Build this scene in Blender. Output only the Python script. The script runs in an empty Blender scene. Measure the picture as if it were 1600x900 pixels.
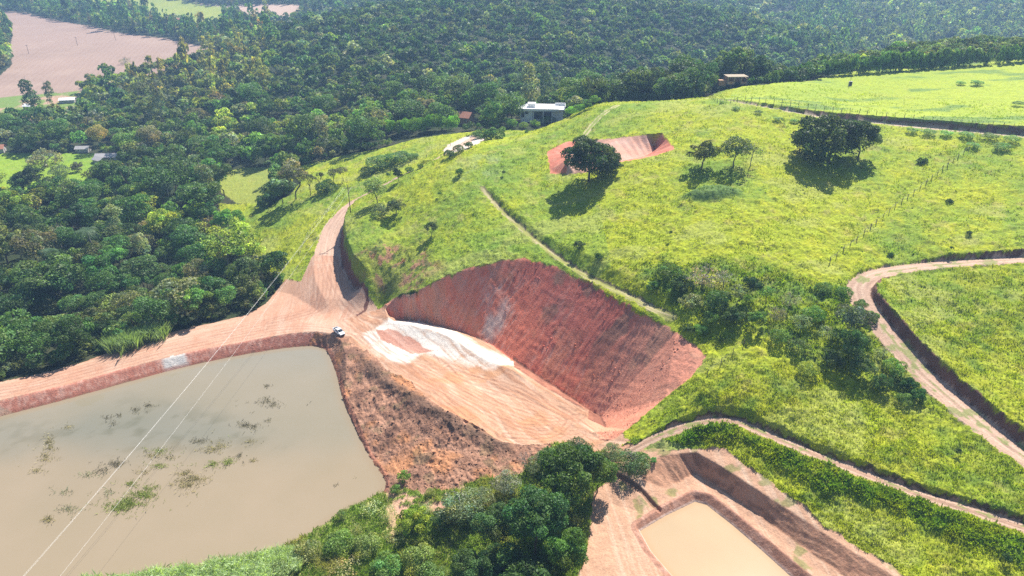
import bpy, math, random
import numpy as np
from mathutils import Vector, Matrix
from mathutils.geometry import delaunay_2d_cdt

R = math.radians
scene = bpy.context.scene
col = scene.collection
rng = np.random.default_rng(7)
random.seed(7)

# ------------------------------------------------------------------ camera, sky, sun, exposure
CAM_H = 120.0
PITCH = 27.0
FPX = 1081.0                                    # focal length in pixels of the 1600 px wide photograph
cam_data = bpy.data.cameras.new("camera")
cam = bpy.data.objects.new("camera", cam_data)
col.objects.link(cam)
cam.location = (0, 0, CAM_H)
cam.rotation_euler = (R(90 - PITCH), 0, 0)
cam_data.sensor_width = 36
cam_data.lens = FPX / 1600 * 36
cam_data.clip_start = 0.5
cam_data.clip_end = 20000
scene.camera = cam

SUN_EL, SUN_AZ = 50.0, 28.0                     # azimuth clockwise from the view direction (+Y)
world = bpy.data.worlds.new("World")
scene.world = world
world.use_nodes = True
wn = world.node_tree
sky = wn.nodes.new("ShaderNodeTexSky")
sky.sky_type = 'NISHITA'
sky.sun_disc = False
sky.sun_elevation = R(SUN_EL)
sky.sun_rotation = R(SUN_AZ)
sky.air_density = 1.0
sky.dust_density = 0.6
sky.ozone_density = 1.0
bg = wn.nodes["Background"]
bg.inputs[1].default_value = 0.07
wn.links.new(sky.outputs[0], bg.inputs[0])

sun_data = bpy.data.lights.new("sun", 'SUN')
sun_data.energy = 5.0
sun_data.angle = R(0.55)
sun_data.color = (1.0, 0.95, 0.87)
sun = bpy.data.objects.new("sun", sun_data)
col.objects.link(sun)
sd = Vector((math.sin(R(SUN_AZ)) * math.cos(R(SUN_EL)), math.cos(R(SUN_AZ)) * math.cos(R(SUN_EL)), math.sin(R(SUN_EL))))
sun.rotation_euler = sd.to_track_quat('Z', 'Y').to_euler()
sun.location = (200, 300, 400)

scene.view_settings.view_transform = 'Standard'
scene.view_settings.look = 'None'
scene.view_settings.gamma = 1
scene.view_settings.use_curve_mapping = False
scene.view_settings.exposure = 1.08
scene.cycles.use_adaptive_sampling = False
scene.cycles.use_denoising = False
scene.cycles.max_bounces = 5
scene.cycles.diffuse_bounces = 2
scene.cycles.glossy_bounces = 2
scene.cycles.transmission_bounces = 2
scene.cycles.transparent_max_bounces = 4
scene.cycles.volume_bounces = 0
scene.cycles.caustics_reflective = False
scene.cycles.caustics_refractive = False

# ------------------------------------------------------------------ surveying helpers
CP, SP = math.cos(R(PITCH)), math.sin(R(PITCH))

def ray(u, v):
    dx, dv = (u - 800) / FPX, (v - 450) / FPX
    return dx, CP - dv * SP, -SP - dv * CP

def P3(u, v, z):
    X, Y, Z = ray(u, v)
    t = (z - CAM_H) / Z
    return (X * t, Y * t, z)

def to_px(x, y, z):
    dz = z - CAM_H
    dep = y * CP - dz * SP
    up = y * SP + dz * CP
    return 800 + FPX * x / dep, 450 - FPX * up / dep, dep

CTRL = []                                       # surveyed points (x, y, z)

def ctl(*pts):
    for u, v, z in pts:
        CTRL.append(P3(u, v, z))

def column(u, v0, z0, steps, hidden=()):
    """Walks away from the camera along one bearing: each step is (v, grade)."""
    X, Y, Z = ray(u, v0)
    k = -Z / math.hypot(X, Y)
    r, z = (CAM_H - z0) / k, z0
    CTRL.append(P3(u, v0, z0))
    az = None
    for v, g in steps:
        X, Y, Z = ray(u, v)
        k = -Z / math.hypot(X, Y)
        r2 = (CAM_H - z + g * r) / (k + g)
        z = z + g * (r2 - r)
        r = r2
        CTRL.append(P3(u, v, z))
    X, Y, Z = ray(u, steps[-1][0])
    n = math.hypot(X, Y)
    for dr, zz in hidden:
        CTRL.append((X / n * (r + dr), Y / n * (r + dr), zz))

# pond surroundings, dam, embankment, platform
ctl((-250, 700, 3), (-120, 655, 3), (0, 640, 3), (0, 597, 3), (100, 598, 3), (100, 572, 3), (200, 577, 3), (200, 539, 3), (300, 551, 3), (300, 510, 3),
    (380, 534, 3), (380, 490, 3.2), (440, 526, 3.3), (430, 470, 3.5), (500, 522, 3.8), (500, 480, 4), (480, 445, 5), (540, 470, 5),
    (510, 420, 8), (520, 380, 11), (530, 345, 14), (560, 315, 17), (600, 290, 20), (680, 248, 26), (740, 212, 31), (560, 500, 4),
    (540, 535, 4.5), (590, 562, 5.4), (650, 605, 6.8), (700, 640, 7.4), (745, 668, 7.2), (560, 600, 2.0), (610, 680, 2.4), (640, 720, 2.4),
    (680, 690, 5), (610, 745, 1.0), (700, 740, 4), (780, 720, 6),
    (620, 548, 4.4), (680, 575, 4.6), (740, 620, 5.0), (750, 570, 4.2), (800, 600, 4.6), (850, 640, 5), (915, 632, 5), (820, 665, 5.5), (900, 660, 6), (920, 690, 7.5),
    (600, 800, 1.5), (560, 830, 1.2), (450, 885, 1.0), (700, 800, 4), (790, 790, 6.5), (700, 880, 3.5), (550, 895, 2), (830, 710, 7),
    (400, 905, 1), (250, 930, 1), (0, 960, 1), (-250, 980, 1), (-400, 800, 1), (300, 700, 1), (100, 760, 1), (250, 800, 1), (450, 620, 1), (800, 900, 6), (880, 770, 8.5), (900, 850, 9),
    (550, 1100, 2), (1000, 1100, 10), (200, 1150, 1), (1400, 1100, 14), (1700, 1050, 17))
# forested valley floor on the left
ctl((-250, 640, -3), (-120, 600, -3), (0, 580, -3), (100, 552, -3), (200, 518, -3), (300, 490, -3), (380, 462, -2), (445, 425, 0), (470, 380, 4), (465, 340, 8),
    (-150, 450, -4), (0, 450, -4), (200, 400, -4), (340, 360, -2), (100, 350, -3), (250, 300, -2), (420, 310, 5), (-150, 300, -3), (0, 300, -3), (150, 265, -2), (0, 250, -2),
    (320, 260, 0), (400, 250, 4), (480, 280, 12), (500, 255, 12), (560, 265, 18), (620, 228, 23), (700, 212, 29), (600, 205, 18), (680, 190, 24))
column(-300, 240, 0, [(150, .02), (60, .04), (10, .05)], [(600, 90), (2500, 130)])
column(0, 230, -1, [(150, .015), (60, .03), (15, .03), (-20, .05)], [(600, 90), (2500, 130)])
column(150, 230, -1, [(150, .015), (80, .03), (40, .03), (0, .03)], [(600, 90), (2500, 130)])
column(300, 230, 1, [(150, .03), (75, .03), (30, .0), (5, .02)], [(700, 90), (2500, 130)])
column(420, 225, 5, [(150, .07), (90, .07), (62, .05)], [(180, 12), (330, 18), (900, 90), (2500, 130)])
column(520, 215, 12, [(150, .06), (90, .10), (40, .09)], [(230, 14), (500, 40), (2300, 130)])
column(600, 188, 20, [(150, .05), (90, .10), (30, .10)], [(230, 18), (900, 90), (2500, 130)])
column(720, 180, 27, [(140, -.06), (90, .10), (30, .14), (0, .14)], [(150, 60), (500, 60), (2500, 130)])
column(850, 150, 18, [(90, .12), (30, .16), (-5, .16)], [(150, 66), (500, 60), (2500, 130)])
column(970, 135, 16, [(90, .12), (30, .16), (8, .14)], [(160, 50), (500, 60), (2500, 130)])
column(1100, 120, 15, [(70, .12), (30, .14)], [(180, 25), (420, 45), (2500, 130)])
column(1200, 110, 14, [(70, .12), (50, .10)], [(180, 12), (420, 40), (2500, 130)])
column(1290, 100, 10, [(85, .10)], [(150, 5), (400, 25), (700, 60), (2500, 130)])
column(1400, 105, 2, [(60, .01), (30, .05), (0, .10)], [(300, 90), (2500, 130)])
column(1520, 90, 2, [(60, .02), (30, .08), (0, .12)], [(300, 90), (2500, 130)])
column(1700, 80, 2, [(60, .03), (30, .10), (0, .12)], [(300, 90), (2500, 130)])
column(2000, 60, 4, [(40, .04), (0, .10)], [(300, 90), (2500, 130)])
# level ground under the houses behind the ridge
for u, z, dds in ((846, 30.5, (355, 372, 392)), (815, 30, (372,)), (880, 31, (376,)), (727, 25, (385, 400)), (1143, 53.5, (318, 335)), (1170, 54, (325,)), (1115, 52.5, (325,))):
    for dd in dds:
        X, Y, Z = ray(u, 450)
        CTRL.append((X * dd, (dd + SP * (z - CAM_H)) / CP, z))
# pasture hill
column(570, 440, 11.5, [(400, .35), (350, .22)])
column(620, 463, 11, [(430, .35), (400, .35), (350, .25), (320, .18), (285, .12)])
column(720, 424, 20.5, [(380, .28), (340, .26), (300, .22), (260, .18), (235, .12)], [(22, 33.5)])
column(820, 403, 25.5, [(360, .24), (300, .2), (260, .18), (225, .12)], [(25, 38), (70, 33), (120, 27)])
column(920, 444, 25.5, [(400, .4), (350, .22), (300, .18), (250, .18), (200, .16), (172, .10)], [(30, 44), (80, 34), (140, 20)])
column(1020, 499, 26, [(450, .4), (400, .26), (350, .2), (300, .2), (250, .18), (200, .15), (165, .10)], [(30, 48), (80, 36), (150, 18)])
column(1100, 556, 25, [(500, .35), (450, .34), (400, .25), (350, .2), (300, .2), (250, .17), (200, .14), (155, .09)], [(30, 50), (80, 38), (150, 18)])
column(1200, 600, 24, [(550, .3), (500, .32), (450, .3), (400, .25), (350, .2), (300, .19), (250, .18), (200, .15), (165, .12), (133, .06)], [(30, 54), (90, 38), (170, 15)])
column(1300, 720, 19, [(650, .22), (600, .25), (550, .3), (500, .3), (450, .28), (400, .22), (350, .2), (300, .18), (250, .17), (200, .13), (180, .1), (150, .05), (119, .04)], [(40, 57), (110, 36), (200, 10)])
column(1420, 900, 13.5, [(765, .2), (700, .22), (650, .25), (600, .26), (550, .27), (500, .27), (450, .25), (412, .2), (370, .26), (300, .19), (250, .17), (200, .13), (150, .05), (105, .04)], [(40, 60), (120, 38), (220, 8)])
column(1520, 900, 14.5, [(795, .2), (700, .22), (650, .25), (600, .26), (550, .27), (500, .27), (450, .25), (412, .2), (370, .26), (300, .19), (250, .17), (200, .13), (150, .05), (97, .04)], [(40, 62), (120, 38), (220, 8)])
column(1620, 900, 15.5, [(820, .2), (720, .2), (650, .26), (600, .26), (550, .27), (500, .27), (450, .25), (405, .2), (365, .26), (300, .19), (250, .17), (205, .13), (150, .05), (85, .04)], [(40, 63), (120, 38), (220, 8)])
column(1850, 900, 18, [(800, .2), (700, .2), (600, .24), (500, .24), (405, .2), (300, .19), (205, .13), (85, .04)], [(60, 60), (220, 12)])
# terrace around the small pond, toe of the big cut
ctl((1140, 652, 19), (1060, 668, 16), (1000, 697, 12.5), (1200, 680, 18.2),
    (1000, 655, 13.5), (1040, 622, 17.5), (1080, 590, 22), (960, 685, 9.5), (940, 700, 8.6))

POND2 = [(1000, 830), (1040, 806), (1086, 784), (1104, 789), (1146, 822), (1190, 860), (1240, 905), (1330, 990), (1150, 1020), (1055, 905), (1018, 862)]
PIT_TOP = [(600, 478, 5.5), (640, 464, 12.5), (680, 440, 17.5), (722, 423, 20.5), (770, 410, 23.5), (820, 403, 25.5), (870, 418, 25.8), (920, 444, 25.5), (960, 468, 25.8),
           (1000, 490, 26), (1040, 510, 26), (1072, 530, 25.8), (1097, 549, 25), (1100, 560, 24.5), (1080, 590, 22), (1040, 622, 17.5), (1000, 655, 13.5), (960, 685, 9.5)]
PIT_TOE = [(945, 668, 5.0), (938, 652, 3.8), (900, 628, 3.0), (868, 606, 2.7), (830, 582, 2.7), (800, 562, 3.0), (770, 540, 3.6), (720, 518, 4.0), (660, 503, 4.1), (610, 498, 4.2)]
BENCH_IN = [(965, 790, 9.3), (1005, 800, 9.6), (1062, 765, 9.8), (1090, 752, 10), (1118, 770, 10), (1180, 815, 10), (1250, 868, 10.2), (1330, 925, 10.5), (1500, 1050, 11)]
BENCH_FOOT = [(1040, 762, 10.2), (1086, 738, 10.4), (1110, 752, 10.4), (1180, 800, 10.5), (1250, 850, 10.6), (1340, 915, 10.8)]
BANK_TOP = [(1000, 748, 11.6), (1030, 712, 13.6), (1088, 706, 14.4), (1130, 730, 14.3), (1180, 763, 14.1), (1250, 808, 13.8), (1330, 860, 13.7), (1400, 902, 13.6), (1560, 1000, 14)]
for a in (PIT_TOP, BANK_TOP):
    ctl(*a)
ctl((930, 775, 9.2), (945, 830, 9.0), (960, 900, 9.0), (1000, 980, 9))

C = np.array(CTRL)

def warp(x, y):
    return np.arctan2(x, y), np.log(np.hypot(x, y))

def tps(r2):
    return 0.5 * r2 * np.log(r2 + 1e-12)

ca, cl = warp(C[:, 0], C[:, 1])
n = len(C)
A = np.zeros((n + 3, n + 3))
A[:n, :n] = tps((ca[:, None] - ca) ** 2 + (cl[:, None] - cl) ** 2) + np.eye(n) * 6e-5
A[:n, n:] = np.c_[np.ones(n), ca, cl]
A[n:, :n] = A[:n, n:].T
W = np.linalg.solve(A, np.r_[C[:, 2], 0, 0, 0])

A0, A1, L0, L1, NG = R(-66), R(66), math.log(40), math.log(7000), 520
ga, gl = np.linspace(A0, A1, NG), np.linspace(L0, L1, NG)
GA, GL = np.meshgrid(ga, gl)
BG = np.empty_like(GA)
for i in range(NG):
    BG[i] = tps((GA[i][:, None] - ca) ** 2 + (GL[i][:, None] - cl) ** 2) @ W[:n] + W[n] + W[n + 1] * GA[i] + W[n + 2] * GL[i]
BG = np.clip(BG, -6, 170)

def base(x, y):
    a, l = warp(np.asarray(x, float), np.asarray(y, float))
    fa = np.clip((a - A0) / (A1 - A0) * (NG - 1), 0, NG - 1.001)
    fl = np.clip((l - L0) / (L1 - L0) * (NG - 1), 0, NG - 1.001)
    i, j = fl.astype(int), fa.astype(int)
    p, q = fl - i, fa - j
    return (BG[i, j] * (1 - q) + BG[i, j + 1] * q) * (1 - p) + (BG[i + 1, j] * (1 - q) + BG[i + 1, j + 1] * q) * p

# ------------------------------------------------------------------ noise, polygons, corridors
_tab = np.random.default_rng(99).random((256, 256)).astype(np.float32) * 2 - 1

def vnoise(x, y, s=0):
    fi, fj = np.floor(x), np.floor(y)
    p, q = (x - fi).astype(np.float32), (y - fj).astype(np.float32)
    i, j = (fi.astype(np.int32) + s * 37) & 255, (fj.astype(np.int32) + s * 101) & 255
    i1, j1 = (i + 1) & 255, (j + 1) & 255
    p, q = p * p * (3 - 2 * p), q * q * (3 - 2 * q)
    return (_tab[i, j] * (1 - p) + _tab[i1, j] * p) * (1 - q) + (_tab[i, j1] * (1 - p) + _tab[i1, j1] * p) * q

def fbm(x, y, size, octv=4, s=0, gain=.5):
    t, a, n = 0, 1, 0
    f = 1 / size
    for o in range(octv):
        ca_, sa_ = math.cos(o * 1.3 + .4), math.sin(o * 1.3 + .4)
        t = t + a * vnoise((x * ca_ + y * sa_) * f + o * 17.3, (-x * sa_ + y * ca_) * f - o * 9.1, s + o)
        n += a
        a *= gain
        f *= 2.03
    return t / n

def inside(x, y, poly):
    c = np.zeros(np.shape(x), bool)
    px = [p[0] for p in poly]
    py = [p[1] for p in poly]
    m = (x > min(px)) & (x < max(px)) & (y > min(py)) & (y < max(py))
    xm, ym = x[m], y[m]
    cm = np.zeros(xm.shape, bool)
    for k in range(len(poly)):
        x0, y0 = poly[k - 1][:2]
        x1, y1 = poly[k][:2]
        if y0 == y1:
            continue
        cr = ((y0 > ym) != (y1 > ym)) & (xm < (x1 - x0) * (ym - y0) / (y1 - y0) + x0)
        cm ^= cr
    c[m] = cm
    return c

def pdist(x, y, pts, closed=True, lim=40.):
    """distance to a polyline, side (+ = right of travel) and length along it"""
    D = np.full(np.shape(x), 1e9)
    S = np.zeros(np.shape(x))
    T = np.zeros(np.shape(x))
    px = [p[0] for p in pts]
    py = [p[1] for p in pts]
    m = np.nonzero((x > min(px) - lim) & (x < max(px) + lim) & (y > min(py) - lim) & (y < max(py) + lim))
    xm, ym = x[m], y[m]
    d0 = np.full(xm.shape, 1e9)
    s0 = np.zeros(xm.shape)
    t0 = np.zeros(xm.shape)
    acc = 0
    for k in range(0 if closed else 1, len(pts)):
        ax, ay = pts[k - 1][:2]
        bx, by = pts[k][:2]
        vx, vy = bx - ax, by - ay
        L = math.hypot(vx, vy) + 1e-9
        t = np.clip(((xm - ax) * vx + (ym - ay) * vy) / L ** 2, 0, 1)
        d = np.hypot(xm - ax - t * vx, ym - ay - t * vy)
        w = d < d0
        d0[w] = d[w]
        s0[w] = np.sign((xm - ax) * vy - (ym - ay) * vx)[w]
        t0[w] = acc + t[w] * L
        acc += L
    D[m], S[m], T[m] = d0, s0, t0
    return D, S, T

def smooth01(a, b, x):
    t = np.clip((x - a) / (b - a), 0, 1)
    return t * t * (3 - 2 * t)

def spline(pts, n=6):
    """Catmull-Rom through the points"""
    P = [np.array(p, float) for p in pts]
    P = [2 * P[0] - P[1]] + P + [2 * P[-1] - P[-2]]
    out = []
    for k in range(1, len(P) - 2):
        for i in range(n):
            t = i / n
            out.append(.5 * ((2 * P[k]) + (P[k + 1] - P[k - 1]) * t + (2 * P[k - 1] - 5 * P[k] + 4 * P[k + 1] - P[k + 2]) * t * t + (-P[k - 1] + 3 * P[k] - 3 * P[k + 1] + P[k + 2]) * t ** 3))
    out.append(P[-2])
    return [tuple(o) for o in out]

def on_base(u, v, fn=base, push=0):
    """first point of the ground seen along one bearing"""
    X, Y, Z = ray(u, v)
    t = np.exp(np.linspace(math.log(60), math.log(4000), 1400))
    g = CAM_H + Z * t - fn(X * t, Y * t)
    i = int(np.argmax(g < 0)) if (g < 0).any() else len(t) - 1
    a, b = t[max(i - 1, 0)], t[i]
    for _ in range(3):
        tt = np.linspace(a, b, 9)
        g = CAM_H + Z * tt - fn(X * tt, Y * tt)
        k = int(np.argmax(g < 0)) if (g < 0).any() else 8
        a, b = tt[max(k - 1, 0)], tt[k]
    t = (a + b) / 2
    x, y = X * t, Y * t
    if push:
        h = math.hypot(x, y)
        x, y = x * (1 + push / h), y * (1 + push / h)
    return x, y

# ------------------------------------------------------------------ features cut into the base terrain
class Tin:
    def __init__(self, lines, outer, on_ground=False):
        """lines: break lines of (u, v, z); outer: closed boundary, its z from the base terrain"""
        pts, z, edges = [], [], []
        def add(poly, closed, fixed):
            w = [(*on_base(*p), 0.) if len(p) == 2 else P3(*p) for p in poly]
            out = []
            for k in range(len(w) if closed else len(w) - 1):
                a, b = np.array(w[k]), np.array(w[(k + 1) % len(w)])
                m = max(1, int(np.hypot(*(b - a)[:2]) / 3))
                for i in range(m):
                    out.append(a + (b - a) * i / m)
            if not closed:
                out.append(np.array(w[-1]))
            i0 = len(pts)
            for o in out:
                pts.append(Vector((o[0], o[1])))
                z.append(o[2] if fixed else float(base(o[0], o[1])))
            for k in range(len(out) - 1):
                edges.append((i0 + k, i0 + k + 1))
            if closed:
                edges.append((i0 + len(out) - 1, i0))
            return out
        self.outer = [(o[0], o[1]) for o in add(outer, True, False)]
        for l in lines:
            add(l, False, True)
        v2, e2, f2, ov, oe, of = delaunay_2d_cdt(pts, edges, [], 0, 1e-4)
        self.v = [(p[0], p[1], float(np.mean([z[k] for k in ov[i]])) if ov[i] else float(base(p[0], p[1]))) for i, p in enumerate(v2)]
        self.f = [tuple(f) for f in f2]

    def apply(self, x, y, h):
        m = np.nonzero(inside(x, y, self.outer))[0]
        xm, ym = x[m], y[m]
        hm = h[m].copy()
        for f in self.f:
            a, b, c = (self.v[k] for k in f[:3])
            den = (b[1] - c[1]) * (a[0] - c[0]) + (c[0] - b[0]) * (a[1] - c[1])
            if abs(den) < 1e-9:
                continue
            bb = np.nonzero((xm >= min(a[0], b[0], c[0])) & (xm <= max(a[0], b[0], c[0])) & (ym >= min(a[1], b[1], c[1])) & (ym <= max(a[1], b[1], c[1])))[0]
            if not len(bb):
                continue
            l1 = ((b[1] - c[1]) * (xm[bb] - c[0]) + (c[0] - b[0]) * (ym[bb] - c[1])) / den
            l2 = ((c[1] - a[1]) * (xm[bb] - c[0]) + (a[0] - c[0]) * (ym[bb] - c[1])) / den
            l3 = 1 - l1 - l2
            k = (l1 >= -1e-6) & (l2 >= -1e-6) & (l3 >= -1e-6)
            hm[bb[k]] = (l1 * a[2] + l2 * b[2] + l3 * c[2])[k]
        h[m] = hm

PLATFORM_EDGE = [(806, 573, 4.6), (848, 601, 4.9), (896, 628, 5.2), (918, 640, 5.3), (914, 652, 5.4)]
pit = Tin([PIT_TOE, PLATFORM_EDGE], PIT_TOP + [(935, 690, 7.5), (915, 668, 6), (905, 650, 5.2), (870, 632, 5), (800, 582, 4.5), (700, 540, 4.2), (610, 515, 4)])
W2 = 8.3
pond2_in = [P3(u, v, W2) for u, v in POND2]
terr = Tin([BENCH_IN, BENCH_FOOT, [(975, 850, 9.1), (1010, 900, 9.1), (1060, 960, 9.2)]],
           [(945, 765, 10), (1000, 748, 11.6), (1030, 712, 13.6), (1088, 706, 14.4), (1130, 730, 14.3), (1180, 763, 14.1), (1250, 808, 13.8), (1330, 860, 13.7), (1400, 902, 13.6), (1560, 1000, 14),
            (1560, 1060, 12), (1200, 1090, 9), (1000, 980, 9), (960, 900, 9.0), (945, 830, 9.0), (935, 780, 9.2)])

POND1 = [(-420, 790), (-200, 705), (0, 651), (100, 625), (200, 597), (270, 578), (350, 560), (430, 546), (480, 541), (502, 544), (513, 553), (522, 575), (530, 602), (538, 632), (552, 662),
         (565, 692), (582, 722), (598, 745), (601, 763), (588, 776), (560, 788), (535, 801), (508, 819), (482, 836), (456, 853), (425, 868), (370, 885), (250, 905), (60, 925), (-200, 950), (-500, 960)]
pond1_in = spline([P3(u, v, 0) for u, v in POND1] + [P3(*POND1[0], 0)], 4)

class Corridor:
    def __init__(self, pts, half, cut=1.4, fill=.7, bank=0., side=1, drop=0., sm=5):
        w = [on_base(u, v) for u, v in pts]
        self.p = spline(w, 6)
        k = np.linspace(0, 1, len(self.p))
        self.half = np.interp(k, np.linspace(0, 1, len(half)), half)
        z = np.array([float(base(a, b)) for a, b in self.p]) - drop
        for _ in range(sm):
            z[1:-1] = (z[:-2] + z[1:-1] * 2 + z[2:]) / 4
        self.z, self.cut, self.fill, self.bank, self.side = z, cut, fill, bank, side
        self.L = np.r_[0, np.cumsum([math.dist(self.p[i], self.p[i + 1]) for i in range(len(self.p) - 1)])]

    def where(self, x, y, lim=26):
        D, S, T = pdist(x, y, self.p, False, lim)
        return D, S, T, np.interp(T, self.L, self.half)

    def apply(self, x, y, h):
        D, S, T, w = self.where(x, y)
        m = np.nonzero(D < 25)[0]
        d = D[m] - w[m]
        zc = np.interp(T[m], self.L, self.z)
        end = smooth01(0, 8, T[m]) * smooth01(0, 8, self.L[-1] - T[m])
        b = h[m]
        if self.bank:
            bb = np.interp(T[m] / self.L[-1], np.linspace(0, 1, len(self.bank)), self.bank)
            b = b + bb * (S[m] * self.side > 0) * np.clip(1 - d / 22, 0, 1) * (d > -1) 
        zz = np.where(d < 0, zc, np.clip(b, zc - self.fill * np.maximum(d, 0), zc + self.cut * np.maximum(d, 0)))
        fade = np.clip(1 - (d - 14) / 8, 0, 1) * end
        h[m] = h[m] * (1 - fade) + zz * fade

main_road = Corridor([(545, 478), (520, 440), (512, 410), (514, 380), (524, 350), (548, 322), (578, 303), (630, 275), (690, 244), (740, 214)], [6, 5.5, 4.8, 4, 2.6, 2, 1.8, 1.8], cut=3.4, fill=.45, bank=[3, 5.5, 4.5, 2.0, .4, 0, 0, 0], side=1)
track = Corridor([(1720, 402), (1600, 406), (1500, 411), (1430, 418), (1375, 427), (1345, 444), (1347, 470), (1378, 512), (1418, 560), (1455, 598), (1510, 645), (1565, 690), (1625, 733), (1700, 790)],
                 [2, 2, 2.4, 3, 3.2, 3.2, 3.2, 3.2, 3.2], cut=2.8, bank=[1.4, 1.4, 1.0, .2, .1, 1.6, 2.4, 2.4, 2.2], side=-1)
track.bank = None                               # banks of the two arms lie on opposite sides: done below
TRACK_BANK = ([0, .12, .28, .34, .40, .46, .6, 1], [1.5, 1.5, 1.0, .05, .2, 1.8, 2.6, 2.4])
path = Corridor([(985, 705), (1030, 680), (1080, 662), (1140, 655), (1200, 678), (1300, 718), (1400, 758), (1500, 790), (1600, 822), (1720, 860)], [1.2, 1.4, 1.4, 1.4, 1.5, 1.5], cut=1.8, fill=.5, bank=[.3, .5, .5, .5, .5], side=-1, drop=.4)
ridge_track = Corridor([(1100, 154), (1180, 163), (1240, 174), (1300, 184), (1360, 190), (1430, 197), (1520, 205), (1620, 213), (1800, 226)], [1.2, 1.4, 1.9, 1.9, 1.9], cut=2.2, bank=[.0, .6, 1.6, 2.2, 2.4, 2.4], side=-1, drop=.5)
footpath = Corridor([(751, 293), (780, 325), (815, 357), (850, 386), (890, 415), (930, 438), (975, 459), (1010, 476), (1050, 497)], [.7, .8, 1.0, 1.2], cut=1.0, bank=[1.0, .9, .8, 1.2, 1.0, .6], side=-1, drop=.3)
twin_track = Corridor([(905, 222), (922, 200), (940, 180), (965, 165)], [1.1, 1.1], cut=.3, fill=.3)

EXC_Z = float(np.mean([base(*on_base(*p)) for p in ((1000, 248), (968, 254), (925, 268))])) - .15
EXC_OUT = [(860, 271), (855, 237), (886, 221), (925, 219), (960, 216), (1034, 208), (1054, 233), (1029, 242), (1000, 248), (968, 254), (925, 268), (886, 273)]
EXC_LINE = [(881, 268, EXC_Z), (890, 241, EXC_Z), (925, 229, EXC_Z), (968, 224, EXC_Z), (1008, 223, EXC_Z), (1024, 238, EXC_Z), (1000, 246, EXC_Z), (968, 252, EXC_Z), (925, 265, EXC_Z), (881, 268, EXC_Z)]
hollow = Tin([EXC_LINE], EXC_OUT)
hollow_floor = [P3(*p)[:2] for p in EXC_LINE[:-1]]

TRENCH = [P3(962, 742, 10)[:2], P3(985, 760, 9.8)[:2], P3(1005, 775, 9.7)[:2], P3(1029, 795, 9.6)[:2]]
SPOIL_RIDGE = [P3(565, 560, 5)[:2], P3(600, 590, 5.5)[:2], P3(640, 620, 6.5)[:2], P3(690, 652, 7)[:2], P3(740, 678, 7)[:2], P3(790, 700, 6.5)[:2]]

def H(x, y):
    x, y = np.atleast_1d(np.asarray(x, float)), np.atleast_1d(np.asarray(y, float))
    shp = x.shape
    x, y = x.ravel(), y.ravel()
    h = base(x, y)
    # bank of the right-hand track: its far arm is cut on the uphill side, its near arm on the right
    D, S, T, w = track.where(x, y)
    d = D - w
    f = T / track.L[-1]
    amp = np.interp(f, *TRACK_BANK)
    h = h + amp * (S * np.where(f < .335, 1, -1) > 0) * np.clip(1 - d / 20, 0, 1) * (d > -1) * (D < 24)
    for c in (main_road, track, path, ridge_track, footpath, twin_track):
        c.apply(x, y, h)
    pit.apply(x, y, h)
    terr.apply(x, y, h)
    # ponds
    D, S, T = pdist(x, y, pond1_in, True, 30)
    inn = inside(x, y, pond1_in)
    o = ~inn & (D < 25)
    h[o] = np.minimum(h[o], .02 + D[o] * 1.05)
    h[inn] = -.1 - np.minimum(D[inn] * .5, 2.5)
    D, S, T = pdist(x, y, pond2_in, True, 20)
    inn = inside(x, y, pond2_in)
    o = ~inn & (D < 15)
    h[o] = np.minimum(h[o], W2 + .02 + D[o] * 1.0)
    h[inn] = W2 - .1 - np.minimum(D[inn] * .5, 2)
    hollow.apply(x, y, h)
    # drain trench across the terrace and the ridge of dumped spoil
    D, S, T = pdist(x, y, TRENCH, False, 6)
    h -= .7 * smooth01(.8, .25, D)
    D, S, T = pdist(x, y, SPOIL_RIDGE, False, 8)
    h += 1.1 * smooth01(3.2, .2, D + .8 * fbm(x, y, 3, 2, 170)) * smooth01(0, 6, T)
    return h.reshape(shp)

def at(u, v, push=0):
    return on_base(u, v, H, push)

def hz(x, y):
    return float(H(x, y)[0])

# ------------------------------------------------------------------ materials
def new_mat(name, rough=.9, spec=.2):
    m = bpy.data.materials.new(name)
    m.use_nodes = True
    b = m.node_tree.nodes["Principled BSDF"]
    b.inputs['Roughness'].default_value = rough
    b.inputs['Specular IOR Level'].default_value = spec
    return m, m.node_tree, b

def nd(nt, t, **k):
    n = nt.nodes.new(t)
    for a, b in k.items():
        if a in n.inputs.keys():
            n.inputs[a].default_value = b
        else:
            setattr(n, a, b)
    return n

def plain(name, c, rough=.8, spec=.3, metal=0., var=.25, scale=3.):
    """painted or raw surface with uneven tone"""
    m, nt, b = new_mat(name, rough, spec)
    tc = nd(nt, "ShaderNodeTexCoord")
    n = nd(nt, "ShaderNodeTexNoise", Scale=scale, Detail=5.)
    nt.links.new(tc.outputs['Object'], n.inputs['Vector'])
    r = nd(nt, "ShaderNodeMapRange")
    r.inputs['From Min'].default_value, r.inputs['From Max'].default_value = .25, .75
    r.inputs['To Min'].default_value, r.inputs['To Max'].default_value = 1 - var, 1 + var * .5
    nt.links.new(n.outputs[0], r.inputs['Value'])
    mx = nd(nt, "ShaderNodeVectorMath", operation='SCALE')
    mx.inputs[0].default_value = c
    nt.links.new(r.outputs[0], mx.inputs['Scale'])
    nt.links.new(mx.outputs[0], b.inputs['Base Color'])
    b.inputs['Metallic'].default_value = metal
    return m

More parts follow.
